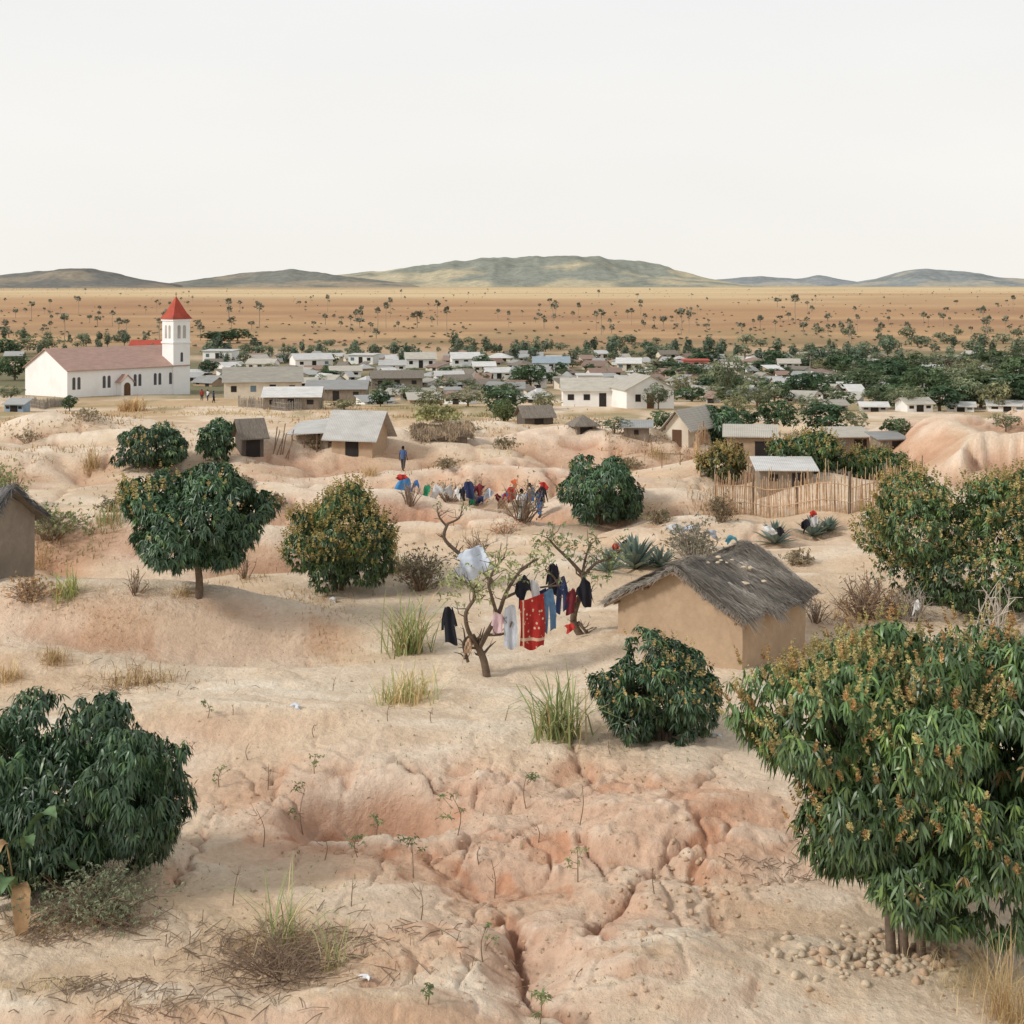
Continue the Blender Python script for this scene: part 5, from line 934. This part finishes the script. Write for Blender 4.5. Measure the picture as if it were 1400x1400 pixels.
for i,(nm,lb,kd,px,py,w,h,m) in enumerate(row):
    garment(nm,lb,kd,px,py+U(-3,4),w*U(.85,1.1),h*U(.95,1.2),YL+U(-1.0,.8)+(.5 if px>690 else 0),m,U(-.8,.8),seed=i,bunch=.5)
for nm,lb,px,py,w,h,m in [('cloth','white cloth on the left agave below reed fence',1050,718,20,12,WHT),('cloth','black cloth on the left agave below reed fence',1066,720,12,12,BLK),('cloth','black cloth on the middle agave',1102,710,14,18,BLK),('cloth','white cloth on the middle agave',1114,706,14,14,LGR),('cloth','red cloth on top of the middle agave',1112,698,12,10,RED),('cloth','white cloth on the agave beside the wide right mango',1188,699,16,12,WHT),('cloth','red cloth on the large agave clump by the mud house',843,742,14,12,RED),('cloth','orange cloth behind the thatched roof edge',893,784,16,9,ORG),('cloth','black cloth on the agave by the second laundry tree',856,738,14,14,BLK),('cloth','white cloth spread left on the grey branch tangle',922,716,28,12,LGR),('cloth','pale blue cloth spread in the middle of grey branch tangle',945,718,28,12,LBL),('cloth','grey cloth spread right on the grey branch tangle',972,724,26,12,GRY),('cloth','teal cloth at the right edge of the grey branch tangle',1000,732,16,12,TEA),('cloth','pink cloth hung over the reed fence right end',1243,657,18,9,PNK),('cloth','white cloth lying by the bare branches right of mud house',1253,820,10,18,WHT)]:
    Yg=hit(px,py+30)[1]-.3
    garment(nm,lb,'drape',px,py,w,h,Yg,m,U(-.3,.3),'cloth')
for lb,px,py,w,m in [('crumpled white plastic scrap on the bottom brush heap edge',500,1338,24,WHT),('pale blue scrap lying on ground above the pit',405,967,20,LBL),('white scrap right of the compact mango trunk',980,1008,20,WHT),('small pale scrap near the rounded mango foot',455,822,16,LGR)]:
    P=hit(px,py); garment('litter_scrap',lb,'drape',px,py-6,w,7,P[1]-.05,m,U(-1,1),'litter')
# ------------------------------------------------------------------ people
SKIN=M('dark_skin',lin(92,64,50),var=.1,bmp=0,rough=.6); HAIR=M('black_hair',lin(30,26,25),bmp=0)
def person(label,px,py,ht,facing,shirt,legs,stride=.18,bare=True):
    P=hit(px,py); k=ht/1.7; root=thing('person',label,'person',P,facing)
    v=[(0,0,.93),(0,0,1.12),(0,0,1.34),(0,0,1.46),(0,-.01,1.55),(0,-.01,1.66)]; e=[(0,1),(1,2),(2,3),(3,4),(4,5)]; rr=[.13,.115,.135,.05,.085,.07]
    def add(p,par,r): v.append(p); rr.append(r); e.append((par,len(v)-1)); return len(v)-1
    nose=add((0,-.10,1.58),4,.018)
    for sg in(-1,1):
        h=add((sg*.09,0,.86),0,.085); kn=add((sg*.1,-.04-sg*stride*.4,.48),h,.058); an=add((sg*.1,-sg*stride*.9+.03,.07),kn,.038); add((sg*.11,-sg*stride*.9-.13,.03),an,.035)
        s_=add((sg*.18,0,1.38),2,.058); el=add((sg*.24,.03+sg*stride*.3,1.1),s_,.042); wr=add((sg*.25,-.05+sg*stride*.6,.86),el,.028); pa=add((sg*.25,-.07+sg*stride*.66,.79),wr,.034)
        for f in range(5): add((sg*(.25+(.02 if f<4 else -.045)),-.07+sg*stride*.66+(f-1.5)*.02,.70+.012*abs(f-1.5) if f<4 else .76),pa,.009)
    me=bpy.data.meshes.new('body'); me.from_pydata([tuple(c*k for c in q) for q in v],e,[]); o=bpy.data.objects.new('body_src',me); C.objects.link(o); md=o.modifiers.new('s','SKIN')
    for i,sv in enumerate(me.skin_vertices[0].data): sv.radius=(rr[i]*k,rr[i]*k); sv.use_root=(i==0)
    sb=o.modifiers.new('u','SUBSURF'); sb.levels=1; sb.render_levels=1
    dg=bpy.context.evaluated_depsgraph_get(); nm=bpy.data.meshes.new_from_object(o.evaluated_get(dg)); bpy.data.objects.remove(o); nm.name='body'; finish(bpy.data.objects.new('body',nm),SKIN,root,True)
    def loft(name,rings,mat):
        mb=MB(); n=14; vs=[]; fs=[]
        for cx,cyy,z,a,b_ in rings:
            for i in range(n): t=6.2832*i/n; vs.append(((cx+a*math.cos(t))*k,(cyy+b_*math.sin(t))*k,z*k))
        for j in range(len(rings)-1):
            for i in range(n): fs.append((j*n+i,j*n+(i+1)%n,(j+1)*n+(i+1)%n,(j+1)*n+i))
        mb.add(vs,fs); mb.build(name,mat,root,True)
    loft('shirt',[(0,0,.84,.2,.16),(0,0,1.0,.185,.15),(0,0,1.2,.185,.15),(0,0,1.36,.2,.15),(0,0,1.44,.12,.1),(0,0,1.47,.07,.07)],shirt)
    for sg in(-1,1):
        loft('sleeve',[(sg*.17,0,1.43,.05,.07),(sg*.205,.01,1.34,.072,.075),(sg*.235,.025,1.16,.066,.066)],shirt)
        loft('trouser_leg',[(sg*.085,0,.96,.12,.14),(sg*.095,-.01,.8,.11,.12),(sg*.1,-.04-sg*stride*.4,.46,.08,.085),(sg*.1,-sg*stride*.7,.2,.07,.07)],legs)
    loft('hair',[(0,.02,1.54,.088,.085),(0,.01,1.62,.1,.1),(0,0,1.69,.082,.085),(0,0,1.735,.03,.03),(0,0,1.74,.001,.001)],HAIR)
    for sg in(-1,1): box_part('eye',DARK,root,(sg*.03-.012)*k,(sg*.03+.012)*k,-.102*k,-.085*k,1.60*k,1.615*k)
    return root
person('person in blue top and dark trousers walking on the mound above the washing',551,644,1.5,2.8,cmat('mid_blue',(78,100,140)),cmat('dark_trousers',(86,82,80)))
person('person in white shirt and pale trousers standing at the right end of the washing',713,714,1.6,.5,WHT,LGR,.08)
person('person in navy top standing at the far right of the washing',738,708,1.5,-.7,NAV,BLU,.1)
person('person in red top standing left of the group by the church',276,548,1.6,.4,RED,cmat('dark_trousers',(60,58,60)))
person('person in dark clothes walking nearest the cream veranda house',292,551,1.65,1.8,NAV,BLK)
person('person in pale shirt between the two others by the church',284,548,1.55,-.6,WHT,NAV)
# ------------------------------------------------------------------ labels of village houses and trees
ORD=['first','second','third','fourth','fifth','sixth','seventh','eighth','ninth','tenth','eleventh','twelfth','thirteenth','fourteenth','fifteenth','sixteenth','seventeenth','eighteenth','nineteenth','twentieth','twenty-first','twenty-second','twenty-third','twenty-fourth','twenty-fifth','twenty-sixth','twenty-seventh','twenty-eighth','twenty-ninth','thirtieth','thirty-first','thirty-second','thirty-third','thirty-fourth','thirty-fifth','thirty-sixth']
LM=[(-300,'picture edge'),(240,'church tower'),(410,'veranda house'),(600,'sunken hut'),(770,'long white house'),(950,'red topped house'),(1108,'shaggy palm'),(1240,'plank shed')]
cnts={}
for o,px,py,desc,kind in sorted(TOWN,key=lambda q:q[1]):
    lm=[n for x_,n in LM if px>=x_][-1]; row_='back' if py<506 else ('middle' if py<532 else 'front'); key=(lm,row_,kind); cnts[key]=cnts.get(key,-1)+1
    o['label']=f'{desc} {kind}, {ORD[min(cnts[key],35)]} right of {lm} in {row_} row'
# ------------------------------------------------------------------ sky, sun, camera
sd=Vector((-.75,-.32,.58)).normalized()
w=bpy.data.worlds.new('World'); bpy.context.scene.world=w; w.use_nodes=True; nt=w.node_tree; nt.nodes.clear()
out=nt.nodes.new('ShaderNodeOutputWorld'); sk=nt.nodes.new('ShaderNodeTexSky'); sk.sky_type='NISHITA'; sk.sun_disc=False; sk.sun_elevation=math.asin(sd.z); sk.sun_rotation=math.atan2(sd.x,sd.y); sk.dust_density=4
b1=nt.nodes.new('ShaderNodeBackground'); nt.links.new(sk.outputs[0],b1.inputs[0]); b1.inputs[1].default_value=.1
tc=nt.nodes.new('ShaderNodeTexCoord'); sx=nt.nodes.new('ShaderNodeSeparateXYZ'); nt.links.new(tc.outputs['Generated'],sx.inputs[0])
cr=nt.nodes.new('ShaderNodeValToRGB'); nt.links.new(sx.outputs['Z'],cr.inputs[0]); el=cr.color_ramp.elements
el[0].position=0.; el[0].color=(1.0,.97,.91,1); el[1].position=.9; el[1].color=(.60,.615,.64,1); q=el.new(.09); q.color=(.985,.965,.925,1); q=el.new(.2); q.color=(.935,.935,.925,1); q=el.new(.4); q.color=(.76,.77,.78,1)
mp=nt.nodes.new('ShaderNodeMapping'); mp.inputs['Scale'].default_value=(1,1,3.5); nt.links.new(tc.outputs['Generated'],mp.inputs[0]); nn=noise(nt,mp.outputs[0],2.2,5,.55)
cl=mixc(nt,1.,cr.outputs[0],mixc(nt,ramp(nt,nn,.3,.7),(.965,.965,.97),(1.02,1.02,1.02)),'MULTIPLY')
b2=nt.nodes.new('ShaderNodeBackground'); nt.links.new(cl,b2.inputs[0]); b2.inputs[1].default_value=1.
mx=nt.nodes.new('ShaderNodeMixShader'); mx.inputs[0].default_value=.93; nt.links.new(b1.outputs[0],mx.inputs[1]); nt.links.new(b2.outputs[0],mx.inputs[2]); nt.links.new(mx.outputs[0],out.inputs[0])
sl=bpy.data.lights.new('sun','SUN'); sl.energy=2.3; sl.angle=math.radians(10); sl.color=(1,.955,.89); so=bpy.data.objects.new('sun',sl); C.objects.link(so); so.rotation_euler=sd.to_track_quat('Z','Y').to_euler()
cd=bpy.data.cameras.new('camera'); co=bpy.data.objects.new('camera',cd); C.objects.link(co); co.location=(0,0,CZ); co.rotation_euler=(math.pi/2,0,0); cd.sensor_width=36; cd.lens=36*F/1400; cd.shift_y=-(700-HZ)/1400; cd.clip_start=.5; cd.clip_end=30000
sc=bpy.context.scene; sc.camera=co; sc.view_settings.view_transform='Standard'; sc.view_settings.look='None'; sc.view_settings.exposure=0
